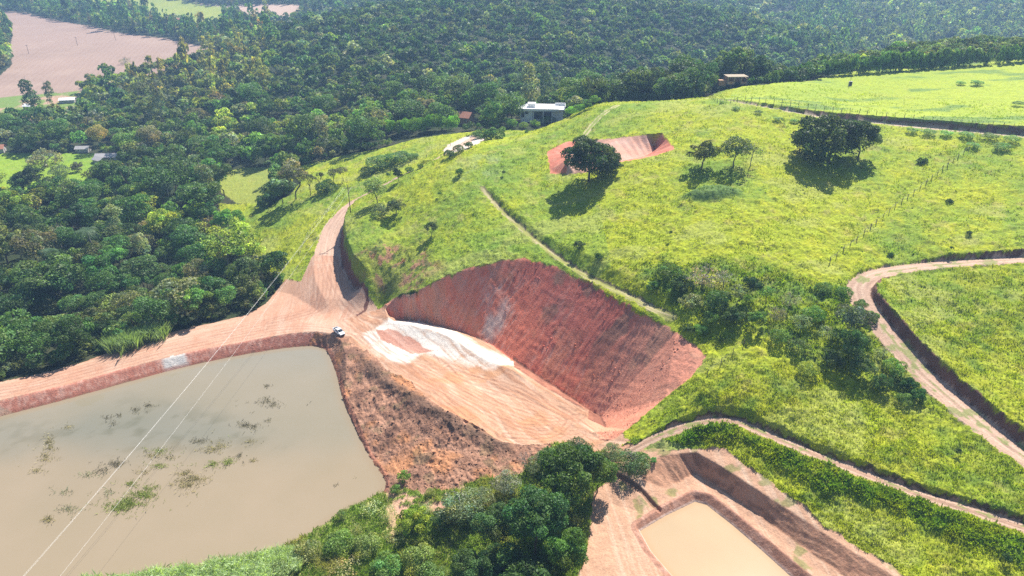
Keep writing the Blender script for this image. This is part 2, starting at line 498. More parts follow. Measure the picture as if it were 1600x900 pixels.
def ground_mat(name, fine, bump, bscale, rough=.95, spec=.12, var=.35):
    """colour attribute of the surface times fine procedural grain, with bump"""
    m, nt, b = new_mat(name, rough, spec)
    at_ = nd(nt, "ShaderNodeAttribute", attribute_name="Col")
    g = nd(nt, "ShaderNodeNewGeometry")
    n1 = nd(nt, "ShaderNodeTexNoise", Scale=fine, Detail=6., Roughness=.7)
    nt.links.new(g.outputs['Position'], n1.inputs['Vector'])
    r = nd(nt, "ShaderNodeMapRange")
    r.inputs['From Min'].default_value, r.inputs['From Max'].default_value = .3, .7
    r.inputs['To Min'].default_value, r.inputs['To Max'].default_value = 1 - var, 1 + var
    nt.links.new(n1.outputs[0], r.inputs['Value'])
    s = nd(nt, "ShaderNodeVectorMath", operation='SCALE')
    nt.links.new(at_.outputs['Color'], s.inputs[0])
    nt.links.new(r.outputs[0], s.inputs['Scale'])
    nt.links.new(s.outputs[0], b.inputs['Base Color'])
    n2 = nd(nt, "ShaderNodeTexNoise", Scale=bscale, Detail=7., Roughness=.65)
    nt.links.new(g.outputs['Position'], n2.inputs['Vector'])
    bp = nd(nt, "ShaderNodeBump", Strength=1., Distance=bump)
    nt.links.new(n2.outputs[0], bp.inputs['Height'])
    nt.links.new(bp.outputs[0], b.inputs['Normal'])
    return m

M_GRASS = ground_mat("grass_ground", 1.6, .35, 1.3, var=.4)
M_EARTH = ground_mat("bare_earth", 2.6, .16, 2.2, var=.24)
M_ROUGH = ground_mat("rough_earth", 2.0, .35, 1.4, var=.35)
M_FIELD = ground_mat("field_soil", .8, .1, .8, var=.12)

def foliage_mat(name, per_object=True, trans=.35, rough=.55, spec=.22):
    m, nt, b = new_mat(name, rough, spec)
    at_ = nd(nt, "ShaderNodeAttribute", attribute_name="Col")
    last = at_.outputs['Color']
    if per_object:
        oi = nd(nt, "ShaderNodeObjectInfo")
        mm = nd(nt, "ShaderNodeVectorMath", operation='MULTIPLY')
        nt.links.new(last, mm.inputs[0])
        nt.links.new(oi.outputs['Color'], mm.inputs[1])
        last = mm.outputs[0]
    nt.links.new(last, b.inputs['Base Color'])
    tr = nd(nt, "ShaderNodeBsdfTranslucent")
    hs = nd(nt, "ShaderNodeVectorMath", operation='MULTIPLY')
    nt.links.new(last, hs.inputs[0])
    hs.inputs[1].default_value = (1.7, 1.8, .6)
    nt.links.new(hs.outputs[0], tr.inputs['Color'])
    mx = nd(nt, "ShaderNodeMixShader")
    mx.inputs[0].default_value = trans
    out = nt.nodes["Material Output"]
    nt.links.new(b.outputs[0], mx.inputs[1])
    nt.links.new(tr.outputs[0], mx.inputs[2])
    nt.links.new(mx.outputs[0], out.inputs['Surface'])
    return m

M_LEAF = foliage_mat("leaves", True, .3)
M_LEAFS = foliage_mat("leaves_mass", False, .3)
M_BLADE = foliage_mat("grass_blades", False, .35, .8, .08)
M_BARK = plain("bark", (.13, .10, .075), .9, .1, var=.4)
M_BARKP = plain("pale_bark", (.30, .27, .23), .9, .1, var=.35)
M_WOOD = plain("weathered_wood", (.16, .12, .09), .85, .15)
M_WHITE = plain("white_render", (.80, .80, .80), .7, .3, var=.06)
M_GLASS = plain("dark_glass", (.03, .04, .05), .12, .6, var=.2)
M_ROOFT = plain("clay_tiles", (.42, .19, .12), .85, .2)
M_BRICK = plain("raw_brick", (.42, .26, .17), .9, .2)
M_CONC = plain("raw_concrete", (.42, .40, .37), .9, .2)
M_TAN = plain("dusty_concrete", (.36, .30, .22), .9, .2)
M_GREY = plain("grey_sheet_roof", (.40, .38, .37), .6, .3)
M_WIRE = plain("aluminium_wire", (.75, .72, .68), .45, .5, var=.05)
M_STEEL = plain("fence_wire", (.35, .33, .31), .6, .4, var=.05)
M_PORC = plain("insulator_glaze", (.30, .17, .10), .3, .5)
M_PAINT = plain("car_paint_white", (.82, .83, .86), .25, .5, var=.03)
M_TYRE = plain("tyre_rubber", (.025, .025, .025), .85, .2)
M_RIM = plain("wheel_rim", (.45, .45, .47), .35, .5, metal=.7, var=.1)
M_LAMP = plain("lamp_glass", (.7, .7, .72), .15, .6, var=.05)
M_RED = plain("tail_lamp", (.35, .02, .02), .3, .5, var=.05)
M_BLACK = plain("black_plastic", (.03, .03, .035), .6, .3, var=.1)

# ------------------------------------------------------------------ mesh helpers
def fast_mesh(name, V, F, cols=None, mat=None, smooth=False, ftris=None):
    me = bpy.data.meshes.new(name)
    V = np.asarray(V, np.float32)
    me.vertices.add(len(V))
    me.vertices.foreach_set('co', V.ravel())
    F = np.asarray(F, np.int32)
    k = F.shape[1]
    me.loops.add(F.size)
    me.loops.foreach_set('vertex_index', F.ravel())
    me.polygons.add(len(F))
    me.polygons.foreach_set('loop_start', np.arange(0, F.size, k, dtype=np.int32))
    me.polygons.foreach_set('loop_total', np.full(len(F), k, np.int32))
    if smooth:
        me.polygons.foreach_set('use_smooth', np.ones(len(F), bool))
    if cols is not None:
        a = me.color_attributes.new("Col", 'FLOAT_COLOR', 'POINT')
        a.data.foreach_set('color', np.c_[cols, np.ones(len(cols))].astype(np.float32).ravel())
    me.update()
    if mat:
        me.materials.append(mat)
    return me

def link(name, me, parent=None, loc=None):
    o = bpy.data.objects.new(name, me)
    col.objects.link(o)
    if parent:
        o.parent = parent
    if loc is not None:
        o.location = loc
    return o

def tag(o, label=None, cat=None, group=None, kind=None):
    if label: o['label'] = label
    if cat: o['category'] = cat
    if group: o['group'] = group
    if kind: o['kind'] = kind
    return o

def empty(name, loc, rz=0., label=None, cat=None, group=None):
    o = bpy.data.objects.new(name, None)
    o.empty_display_size = .5
    col.objects.link(o)
    o.location = loc
    o.rotation_euler = (0, 0, rz)
    return tag(o, label, cat, group)

class MB:
    """collects boxes, tubes and prisms into one mesh"""
    def __init__(s):
        s.v, s.f = [], []

    def add(s, v, f):
        b = len(s.v)
        s.v += [tuple(p) for p in v]
        s.f += [tuple(b + i for i in q) for q in f]

    def box(s, x0, x1, y0, y1, z0, z1, bev=0.):
        if bev:
            b = bev
            v, f = [], []
            for z, i in ((z0, b), (z0 + b, 0), (z1 - b, 0), (z1, b)):
                v += [(x0 + i, y0 + i, z), (x1 - i, y0 + i, z), (x1 - i, y1 - i, z), (x0 + i, y1 - i, z)]
            for k in range(3):
                for j in range(4):
                    a, c = k * 4 + j, k * 4 + (j + 1) % 4
                    f.append((a, c, c + 4, a + 4))
            f += [(3, 2, 1, 0), (12, 13, 14, 15)]
            s.add(v, f)
            return
        s.add([(x0, y0, z0), (x1, y0, z0), (x1, y1, z0), (x0, y1, z0), (x0, y0, z1), (x1, y0, z1), (x1, y1, z1), (x0, y1, z1)],
              [(3, 2, 1, 0), (4, 5, 6, 7), (0, 1, 5, 4), (1, 2, 6, 5), (2, 3, 7, 6), (3, 0, 4, 7)])

    def tube(s, pts, rad, n=6):
        pts = [Vector(p) for p in pts]
        if not hasattr(rad, '__len__'):
            rad = [rad] * len(pts)
        v, f = [], []
        for i, p in enumerate(pts):
            d = (pts[min(i + 1, len(pts) - 1)] - pts[max(i - 1, 0)]).normalized()
            a = d.orthogonal().normalized() if abs(d.z) > .9 else d.cross(Vector((0, 0, 1))).normalized()
            b = d.cross(a)
            for k in range(n):
                t = 2 * math.pi * k / n
                v.append(p + (a * math.cos(t) + b * math.sin(t)) * rad[i])
        for i in range(len(pts) - 1):
            for k in range(n):
                f.append((i * n + k, i * n + (k + 1) % n, (i + 1) * n + (k + 1) % n, (i + 1) * n + k))
        f.append(tuple(range(n))[::-1])
        f.append(tuple((len(pts) - 1) * n + k for k in range(n)))
        s.add(v, f)

    def prism(s, prof, x0, x1):
        """profile of (y, z) extruded along x"""
        n = len(prof)
        s.add([(x0, y, z) for y, z in prof] + [(x1, y, z) for y, z in prof],
              [tuple(range(n))[::-1], tuple(range(n, 2 * n))] + [(k, (k + 1) % n, n + (k + 1) % n, n + k) for k in range(n)])

    def mesh(s, name, mat, smooth=False):
        me = bpy.data.meshes.new(name)
        me.from_pydata(s.v, [], s.f)
        me.update()
        if smooth:
            me.polygons.foreach_set('use_smooth', np.ones(len(me.polygons), bool))
        me.materials.append(mat)
        return me

    def build(s, name, mat, parent=None, smooth=False, loc=None):
        return link(name, s.mesh(name, mat, smooth), parent, loc)

# ------------------------------------------------------------------ ground: one height sheet, cut into its named surfaces
NA, NR = 1560, 1180
az = np.r_[np.linspace(R(-64), R(-51), 60)[:-1], np.linspace(R(-51), R(51), NA - 118), np.linspace(R(51), R(64), 60)[1:]]
NA = len(az)
dep = np.r_[np.linspace(R(64), R(54), 50)[:-1], np.linspace(R(54), R(3.2), NR - 100), np.linspace(R(3.2), R(.9), 52)[1:]]
NR = len(dep)
rr = 100 / np.tan(dep)
AZ, RR = np.meshgrid(az, rr)
GX, GY = (RR * np.sin(AZ)).ravel(), (RR * np.cos(AZ)).ravel()
GZ = H(GX, GY)

def poly(pts, z=None):
    out = []
    for p in pts:
        if len(p) == 3:
            out.append(at(p[0], p[1], p[2]))
        else:
            out.append(at(*p))
    return out

PASTURE = poly([(585, 480), (545, 478), (520, 440), (505, 412), (478, 408), (448, 360), (412, 322), (452, 306), (468, 286), (455, 264), (500, 251), (543, 241), (600, 231), (650, 217), (700, 210), (745, 205),
                (790, 203), (830, 205), (880, 190, 6), (935, 164, 14), (1000, 160, 20), (1080, 158, 20), (1140, 145, 20), (1210, 133, 6), (1300, 120, 4), (1420, 109, 4), (1520, 101, 4), (1620, 93, 4), (1800, 80, 4),
                (2000, 120), (1900, 500), (1800, 905), (1600, 1000), (1400, 905), (1260, 830), (1150, 760), (1080, 700), (1000, 690), (950, 700), (880, 640), (700, 480)])
CLEARING = poly([(-80, 242), (0, 240), (40, 238), (110, 240), (190, 240), (190, 262), (165, 276), (140, 304), (60, 306), (0, 300), (-80, 300)])
STRIP = poly([(342, 272), (380, 262), (445, 260), (440, 290), (405, 318), (370, 318), (345, 300)])
FIELD = poly([(5, 18), (40, 20), (90, 32), (180, 50), (262, 60), (328, 72), (316, 98), (250, 114), (215, 122), (180, 126), (142, 134), (128, 142), (60, 148), (0, 152), (-150, 160), (-150, 120), (0, 118), (20, 100), (14, 80), (20, 55)])
FIELD_EDGE = poly([(-100, 152), (0, 152), (124, 142), (140, 152), (125, 186), (60, 192), (0, 192), (-100, 194)])
GREEN_FAR = poly([(120, 2), (150, -4), (262, -4), (300, 3), (345, 8), (352, 20), (345, 50), (305, 48), (255, 37), (215, 23), (160, 13)])
PALE_FAR = poly([(292, 2), (345, 8), (470, 8), (466, 32), (400, 35), (352, 30), (345, 10)])
FAR_CLEAR = [poly([(1195, 20), (1235, 18), (1232, 28), (1200, 28)]), poly([(1385, 44), (1412, 43), (1408, 53), (1388, 52)])]
DAM = poly([(-200, 650), (0, 597), (60, 585), (130, 566), (200, 538), (300, 511), (385, 492), (415, 475), (432, 455), (447, 436), (470, 440), (488, 400), (528, 400), (538, 430), (552, 458), (585, 474), (612, 498), (625, 512),
            (600, 560), (545, 545), (522, 540), (505, 546), (480, 543), (430, 548), (350, 562), (270, 580), (200, 600), (100, 628), (0, 654), (-200, 710)])
PLATFORM = poly([(545, 495), (600, 478), (660, 488), (730, 500), (815, 548), (885, 592), (950, 630), (985, 690), (930, 705), (880, 690), (800, 695), (752, 668), (700, 642), (640, 600), (590, 560), (545, 535)])
SPOIL = poly([(490, 520), (600, 530), (640, 560), (685, 592), (735, 628), (790, 655), (840, 680), (870, 685), (850, 720), (780, 745), (700, 765), (640, 764), (600, 772), (560, 740), (520, 660), (490, 585), (480, 546)])
WHITE = poly([(572, 520), (600, 502), (650, 502), (700, 514), (760, 545), (806, 562), (812, 573), (770, 577), (720, 568), (690, 556), (655, 553), (635, 566), (605, 562), (580, 548)])
ISLAND = poly([(586, 516), (610, 515), (640, 527), (676, 550), (640, 553), (615, 540), (592, 530)])
TERRACE = poly([(940, 700), (985, 692), (1010, 700), (1035, 705), (1085, 700), (1130, 700), (1170, 730), (1235, 775), (1300, 830), (1400, 890), (1520, 960), (1600, 1060), (1300, 1150), (1000, 1150), (905, 1000), (905, 900), (920, 820), (930, 765), (955, 745)])
pit_outer = [(p[0], p[1]) for p in (P3(*q) for q in PIT_TOP)] + [(P3(935, 690, 7.5)[:2])]
floor_poly = [P3(*q)[:2] for q in PIT_TOE] + [P3(*q)[:2] for q in [(590, 505, 4), (610, 515, 4), (800, 600, 4.6), (900, 680, 6)]]
pit_outer += [P3(u, v, z)[:2] for u, v, z in reversed([(610, 498, 4.2), (660, 503, 4.1), (720, 518, 4), (770, 540, 3.8), (800, 562, 3.6), (830, 582, 3.7), (868, 606, 3.8), (900, 628, 4.0), (938, 652, 4.6)])]
LUSH = poly([(985, 690), (1040, 690), (1085, 668), (1140, 665), (1200, 690), (1300, 730), (1400, 770), (1500, 803), (1600, 838), (1700, 870), (1650, 905), (1520, 850), (1400, 805), (1280, 770), (1170, 700), (1100, 688), (1050, 715), (1000, 735)])
LOWER = poly([(1000, 690), (1060, 645), (1140, 560), (1250, 590), (1380, 620), (1470, 660), (1620, 745), (1800, 860), (1600, 1000), (1400, 905), (1230, 790), (1090, 700)])
RIGHT_FIELD = poly([(1370, 440), (1500, 425), (1700, 415), (1900, 600), (1700, 780), (1600, 700), (1500, 600), (1420, 520)])
GULLY = poly([(1000, 400), (1060, 405), (1150, 410), (1240, 430), (1310, 455), (1340, 500), (1400, 570), (1450, 615), (1455, 632), (1380, 615), (1280, 590), (1180, 525), (1110, 530), (1050, 480), (990, 440)])
UPPER_MEADOW = poly([(1130, 158), (1230, 168), (1350, 185), (1500, 200), (1750, 222), (1900, 100), (1600, 80), (1200, 125)])
MOUND = at(1112, 303)
RED_SLOPE = poly([(570, 430), (560, 400), (600, 370), (660, 395), (690, 420), (650, 455), (600, 465)])
PALE_GRASS = poly([(700, 270), (760, 235), (800, 245), (745, 300)])  # patch of pale grey-green grass on the upper slope

print("zones")
def mixc(a, b, t):
    return a + (np.asarray(b) - a) * np.asarray(t)[..., None]

def const(c, x):
    return np.tile(np.array(c, float), (len(x), 1))

def streak(x, y, ang, ln, wd, octv=3, s=0):
    c_, s_ = math.cos(ang), math.sin(ang)
    return fbm((x * c_ + y * s_) / ln, (-x * s_ + y * c_) / wd, 1, octv, s)

def grass_colour(x, y):
    n1 = fbm(x, y, 22, 4, 3)
    n2 = fbm(x, y, 3.2, 4, 5, .6)
    n3 = fbm(x, y, .9, 3, 6, .6)
    c = const((.27, .318, .019), x)
    c = mixc(c, (.36, .36, .02), np.clip(n2 * .9 + .12, 0, 1))
    c = mixc(c, (.12, .215, .03), np.clip(n1 * 1.1 - n2 * .3 + .15, 0, .75))
    c = mixc(c, (.33, .25, .11), smooth01(.22, .5, fbm(x, y, 5, 4, 9, .6)) * .35)
    c = mixc(c, (.11, .12, .025), smooth01(.18, .45, fbm(x, y * 1.5, .95, 3, 7, .55)) * .5)
    c *= (1 + .22 * n3)[:, None]
    return c

def tussock(x, y):
    return .32 * fbm(x, y, 1.2, 3, 11, .6) + .8 * np.maximum(fbm(x, y, 2.6, 3, 12), 0) + .10 * fbm(x, y, .45, 2, 14)

ZN = ["forest_floor", "pasture", "clearing", "ploughed_field", "pale_field", "dirt_road", "earth_platform", "spoil_embankment", "excavated_slope", "farm_track", "footpath", "pond_terrace", "excavated_hollow", "bank_undergrowth", "pond_bank"]
zi = {n: i for i, n in enumerate(ZN)}

def soft(x, y, pl, w, s=0):
    D, S, T = pdist(x, y, pl, True, 15)
    D = np.where(inside(x, y, pl), D, -D) + w * .9 * fbm(x, y, 5, 3, 140 + s)
    return smooth01(-w, w, D)

def classify(X, Y):
    """surface index and colour and small relief at world points"""
    Zt = np.zeros(len(X), np.int32)
    cc = np.zeros((len(X), 3), np.float32)
    dz = np.zeros(len(X), np.float32)
    rad = np.hypot(X, Y)

    def put(m, name, fn, *extra):
        i = np.nonzero(m)[0]
        if not len(i):
            return
        c, d = fn(X[i], Y[i], *[e[i] for e in extra])
        Zt[i] = zi[name]
        cc[i] = c
        dz[i] = d

    def f_forest(x, y):
        return mixc(const((.03, .042, .016), x), (.07, .06, .035), np.clip(fbm(x, y, 9, 2, 2) + .2, 0, 1) * .6), .25 * fbm(x, y, 2.5, 2, 1)
    put(rad > 0, "forest_floor", f_forest)

    def f_weeds(x, y):
        n2 = fbm(x, y, 4, 4, 21)
        c = mixc(mixc(const((.17, .24, .04), x), (.34, .32, .12), np.clip(n2 + .3, 0, 1)), (.03, .06, .015), np.clip(fbm(x, y, 2, 3, 22), 0, 1))
        bs = soft(x, y, BARE, 3, 8) * smooth01(-.25, .1, fbm(x, y, 2.5, 4, 172, .6))
        c = mixc(c, (.46, .27, .19), bs)
        return c, tussock(x, y) * (1.5 - 1.2 * bs)
    BARE = poly([(600, 758), (660, 752), (720, 760), (712, 790), (690, 800), (650, 792), (632, 812), (612, 836), (600, 830), (612, 800), (604, 778)])
    put((rad < 175) & (X > -120) & (X < 60), "bank_undergrowth", f_weeds)

    def f_pasture(x, y):
        gg = grass_colour(x, y)
        gt = tussock(x, y)
        lo = np.maximum(soft(x, y, LOWER, 4, 1), soft(x, y, RIGHT_FIELD, 3, 2))
        gg = mixc(gg, (.26, .28, .025), lo * np.clip(.35 + fbm(x, y, 6, 3, 32), 0, .8))
        gg = mixc(gg, (.11, .18, .022), lo * np.clip(fbm(x, y, 4, 3, 31) * 1.4, 0, .8))
        um = inside(x, y, UPPER_MEADOW)
        gg[um] = mixc(gg[um], (.31, .385, .05), .6)
        gg[um] = mixc(gg[um], (.12, .20, .05), smooth01(.15, .4, fbm(x[um] * .35, y[um], 7, 3, 33)) * .8)
        gu = soft(x, y, GULLY, 4, 3)
        gg = mixc(gg, (.08, .15, .025), gu * (.45 + .9 * fbm(x, y, 4, 3, 34)).clip(0, .9))
        lu = soft(x, y, LUSH, 1.6, 4)
        gg = mixc(gg, (.09, .19, .022), lu * (.5 + .6 * fbm(x, y, 3, 3, 35)).clip(0, .9))
        sl = smooth01(0, 1, np.clip((255 - y) / 60, 0, 1)) * (x < 30) * (y > 190)
        gg = mixc(gg, (.13, .25, .04), sl * .45)
        rs = soft(x, y, RED_SLOPE, 3, 5)
        gg = mixc(gg, (.20, .20, .05), rs * .45)
        gg = mixc(gg, (.34, .16, .11), rs * smooth01(.0, .22, fbm(x, y, 3.0, 4, 41, .6)) * .85)
        gg = mixc(gg, (.06, .09, .025), rs * smooth01(.1, .3, fbm(x, y, 2.2, 3, 42, .6)) * .8)
        hg = soft(x, y, PALE_GRASS, 6, 6)
        gg = mixc(gg, (.20, .27, .12), hg * .5 * smooth01(-.2, .3, fbm(x, y, 6, 3, 46)))
        pg = smooth01(.18, .42, fbm(x, y * 1.6, 16, 3, 47)) * (~um)
        gg = mixc(gg, (.30, .32, .08), pg * .5)
        dm = np.hypot((x - MOUND[0]) / 9.0, (y - MOUND[1]) / 4.4) + .15 * fbm(x, y, 4, 3, 45)
        gg = mixc(gg, (.09, .16, .05), smooth01(1.25, .7, dm) * .8)
        d_ = gt * np.where(um, .6, 1)
        d_ += 2.1 * smooth01(1.15, .4, dm) + .9 * gu * np.maximum(fbm(x, y, 3, 3, 44), -.2) + lu * .5 * (1 + fbm(x, y, 2, 3, 48))
        return gg, d_
    WX, WY = X + 1.0 * fbm(X, Y, 4, 2, 150), Y + 1.0 * fbm(X, Y, 4, 2, 151)
    PAST2 = poly([(340, 318), (415, 316), (485, 402), (484, 450), (440, 440), (400, 400), (350, 350)])
    put(inside(WX, WY, PASTURE) | inside(WX, WY, PAST2), "pasture", f_pasture)
    put(inside(X, Y, CLEARING), "clearing", lambda x, y: (mixc(grass_colour(x, y) * np.array([.9, 1.05, 1]), (.15, .26, .03), .5), tussock(x, y) * .6))
    put(inside(X, Y, STRIP) | inside(X, Y, GREEN_FAR) | inside(X, Y, FAR_CLEAR[0]) | inside(X, Y, FAR_CLEAR[1]), "clearing",
        lambda x, y: (mixc(grass_colour(x, y), (.24, .27, .07), .6), tussock(x, y) * .4))
    put(inside(X, Y, FIELD), "ploughed_field", lambda x, y: (mixc(const((.29, .20, .155), x) * (1 + .12 * fbm(x, y, 60, 4, 51) + .04 * np.sin((x * .95 + y * .3) * 1.1 + 2 * fbm(x, y, 30, 2, 56)))[:, None],
        (.36, .26, .20), np.clip(fbm(x, y, 18, 3, 52), 0, 1) * .6), 0))
    put(inside(X, Y, FIELD_EDGE), "clearing", lambda x, y: (mixc(const((.15, .22, .05), x), (.40, .25, .18), smooth01(-.05, .25, fbm(x, y, 12, 3, 53) - (y - 560) * .004)), .2 * fbm(x, y, 3, 2, 54)))
    put(inside(X, Y, PALE_FAR), "pale_field", lambda x, y: (const((.42, .30, .23), x) * (1 + .1 * fbm(x, y, 70, 3, 55))[:, None], 0))

    YARD = poly([(690, 236), (705, 224), (728, 214), (752, 210), (762, 214), (748, 224), (728, 234), (706, 240)])
    put(inside(WX, WY, YARD), "dirt_road", lambda x, y: (mixc(const((.60, .50, .42), x), (.45, .33, .22), np.clip(fbm(x, y, 6, 3, 57) + .2, 0, 1) * .7), 0))
    # earthworks
    TYRE = [spline([at(*p) for p in l], 5) for l in (
        [(-150, 625), (0, 608), (100, 585), (200, 556), (300, 530), (400, 508), (470, 492), (515, 470), (520, 430), (512, 395)],
        [(-150, 640), (0, 618), (100, 594), (200, 568), (300, 541), (400, 520), (480, 512), (550, 520), (610, 556), (690, 610), (780, 655), (860, 668)],
        [(505, 400), (520, 440), (545, 478), (590, 500), (640, 500)], [(500, 420), (500, 460), (480, 490), (420, 505)],
        [(560, 500), (600, 545), (680, 585), (760, 625), (850, 655), (900, 650)], [(600, 560), (680, 600), (750, 640), (820, 672), (900, 676)],
        [(700, 575), (780, 600), (850, 632), (890, 655), (860, 680), (790, 680)], [(640, 570), (720, 590), (800, 615), (880, 648), (940, 680)], [(540, 500), (585, 540), (650, 590), (730, 648)])]

    def tyre(x, y):
        t = np.zeros(len(x))
        for k, l in enumerate(TYRE):
            D, S, T = pdist(x, y, l, False, 8)
            i = np.nonzero(D < 5)[0]
            lat = (D * S)[i] + .35 * fbm(T[i] / 6, T[i] * 0 + k, 1, 2, 180)
            for off, w in ((.85, .34), (-.85, .34), (2.6, .26), (-2.3, .26)):
                t[i] = np.maximum(t[i], smooth01(w + .12, w * .4, np.abs(lat - off)) * (.65 + .5 * fbm(T[i] / 4, lat, 1, 2, 181 + k)) * (1 if abs(off) < 1 else .7))
        return np.clip(t, 0, 1)

    def f_dam(x, y):
        d = const((.42, .245, .165), x) * (1 + .10 * fbm(x, y, 9, 4, 61) + .10 * fbm(x, y, 1.4, 3, 62))[:, None]
        d = mixc(d, (.49, .36, .27), np.clip(fbm(x, y, 14, 3, 63) + .1, 0, 1) * .7)
        d = mixc(d, (.40, .20, .125), smooth01(.12, .42, fbm(x, y, 6, 4, 64, .6)) * .6)
        k = smooth01(-105, -75, x)
        wx, wy = x + 2.5 * fbm(x, y, 16, 2, 68), y + 2.5 * fbm(x, y, 16, 2, 69)
        ss = streak(wx, wy, R(25), 26, .45, 4, 65) * (1 - k) + streak(wx, wy, R(100), 14, .5, 4, 66) * k
        s3 = streak(wx, wy, R(150), 9, .5, 3, 60) * k * smooth01(0, .3, fbm(x, y, 10, 2, 59))
        d = mixc(d, (.43, .24, .16), np.clip(ss * 1.5 + s3 + .4 * fbm(x, y, 4, 3, 58) - .05, 0, 1) * .6)
        ty = tyre(x, y)
        d = mixc(d, (.54, .40, .31), np.clip(-ss * 1.4, 0, 1) * .45)
        return mixc(d, (.27, .14, .095), ty * .7), .05 * ss + .05 * fbm(x, y, 1.0, 4, 67, .6) - .07 * ty
    put(inside(X, Y, DAM), "dirt_road", f_dam)

    def f_spoil(x, y):
        nn = fbm(x, y, 3.0, 5, 71, .65)
        sp = mixc(const((.31, .165, .105), x), (.13, .07, .048), np.clip(nn * 2.0 + .1, 0, 1) * .8)
        sp = mixc(sp, (.47, .27, .18), np.clip(-nn * 1.5, 0, 1) * .6)
        sp = mixc(sp, (.50, .22, .09), smooth01(.05, .35, fbm(x, y, 9, 3, 72)) * .6)
        sp = mixc(sp, (.13, .12, .055), smooth01(.28, .42, fbm(x, y, 3.5, 4, 73)) * .35)
        stp = streak(x, y, R(118), 6, .8, 3, 74)
        dr = pdist(x, y, SPOIL_RIDGE, False, 10)[0] + 1.5 * fbm(x, y, 2.5, 4, 171, .6)
        sp = mixc(sp, (.13, .08, .055), smooth01(2.6, .6, dr) * .75)
        sm = smooth01(.0, .3, fbm(x, y, 11, 3, 78))
        return sp * (1 + .25 * stp)[:, None], (.8 * nn + .4 * fbm(x, y, .9, 3, 75, .6)) * (1 - .6 * sm) + .2 * stp + .5 * fbm(x, y, 8, 2, 49)
    put(inside(X + 2 * fbm(X, Y, 5, 2, 76), Y + 2 * fbm(X, Y, 5, 2, 77), SPOIL), "spoil_embankment", f_spoil)

    def f_platform(x, y):
        wx, wy = x + 1.5 * fbm(x, y, 9, 3, 79), y + 1.5 * fbm(x, y, 9, 3, 80)
        s1 = streak(wx, wy, R(-46), 24, .75, 2, 81) + .35 * streak(wx, wy, R(-38), 7, .4, 2, 73)
        s2 = streak(x + 3 * fbm(x, y, 18, 2, 82), y, R(-55), 18, 1.2, 2, 83)
        pl = mixc(const((.43, .255, .165), x), (.37, .18, .095), np.clip(s1 * 1.8 + .05, 0, 1) * .7)
        pl = mixc(pl, (.56, .41, .31), np.clip(-s2 * 1.6 - .05, 0, 1) * .6)
        pl = mixc(pl, (.42, .20, .09), smooth01(.1, .35, fbm(x, y, 9, 3, 84)) * .55)
        pl = pl * (1 + .20 * fbm(x, y, 1.6, 5, 77, .65) + .12 * fbm(x, y, 5, 3, 76))[:, None]
        pl = mixc(pl, (.30, .14, .08), smooth01(.22, .45, streak(wx, wy, R(-52), 22, .8, 4, 75)) * .6)
        wh = inside(x + 1.2 * fbm(x, y, 4, 3, 85), y + 1.2 * fbm(x, y, 4, 3, 86), WHITE)
        isl = inside(x + 1.0 * fbm(x, y, 3, 3, 87), y + .8 * fbm(x, y, 3, 3, 88), ISLAND)
        wm = soft(x, y, WHITE, 1.6, 9)
        wm = np.clip(wm * (1 + .8 * s1) - .35 * smooth01(.15, .4, fbm(x, y, 3, 4, 89, .6)), 0, 1)
        wc = const((.63, .57, .50), x) * (1 + .14 * s1 + .14 * fbm(x, y, 1.3, 4, 78, .6))[:, None]
        pl = pl * (1 - wm[:, None]) + wc * wm[:, None]
        pl[isl] = mixc(const((.42, .20, .14), x[isl]), (.56, .33, .25), np.clip(s1[isl] + .4, 0, 1))
        ty = tyre(x, y)
        pl = mixc(pl, (.27, .13, .08), ty * .7)
        return pl, np.where(wh, .03, .10) * s1 + .12 * s2 * (~wh) + .10 * fbm(x, y, 1.0, 4, 90, .65) - .09 * ty
    put(inside(X + 2.0 * fbm(X, Y, 6, 4, 154, .6), Y + 2.0 * fbm(X, Y, 6, 4, 155, .6), PLATFORM), "earth_platform", f_platform)

    a0, a1 = P3(720, 518, 4), P3(938, 652, 4.6)
    ang = math.atan2(a1[1] - a0[1], a1[0] - a0[0])
    ox, oy = P3(800, 562, 3.6)[:2]
    wcx, wcy = at(768, 505)

    def f_pit(x, y):
        a_ = (x - ox) * math.cos(ang) + (y - oy) * math.sin(ang)
        b_ = -(x - ox) * math.sin(ang) + (y - oy) * math.cos(ang)
        wa = a_ + 1.6 * fbm(x, y, 7, 3, 86) + .25 * b_ * fbm(x, y, 25, 2, 87)
        gr = fbm(wa / .6 + .15 * b_, b_ / 3.2, 1, 5, 91, .65)
        gr2 = fbm(a_ / 5 , (b_ + 1.5 * fbm(x, y, 9, 3, 88)) / .9, 1, 4, 92, .6)
        led = fbm(a_ / 14, (b_ + 2.5 * fbm(x, y, 14, 3, 89)) / 3.0, 1, 3, 90)
        pc = mixc(const((.70, .20, .115), x), (.40, .105, .07), np.clip(gr * 2.0 + gr2 * .9, 0, 1) * .8)
        pc = mixc(pc, (.60, .24, .13), smooth01(.0, .35, fbm(x, y, 7, 4, 81, .6)) * .6)
        pc = mixc(pc, (.62, .36, .28), np.clip(-gr * 1.5 + fbm(x, y, 5, 3, 93) * .6 - .1, 0, 1) * .65)
        up = smooth01(.1, .7, b_ / 26 + .25 * fbm(x, y, 9, 3, 94) + a_ * .006)
        pc = mixc(pc, (.27, .085, .08), up * .5)
        pc = mixc(pc, (.18, .12, .085), smooth01(.15, .4, fbm(x, y, 6, 4, 95)) * up * .7)
        wd_ = np.hypot((x - wcx) / 5.0, (y - wcy) / 7.0) + .9 * fbm(x, y, 4, 4, 96) + .3 * gr
        pc = mixc(pc, (.60, .50, .42), smooth01(1.3, .3, wd_) * .7)
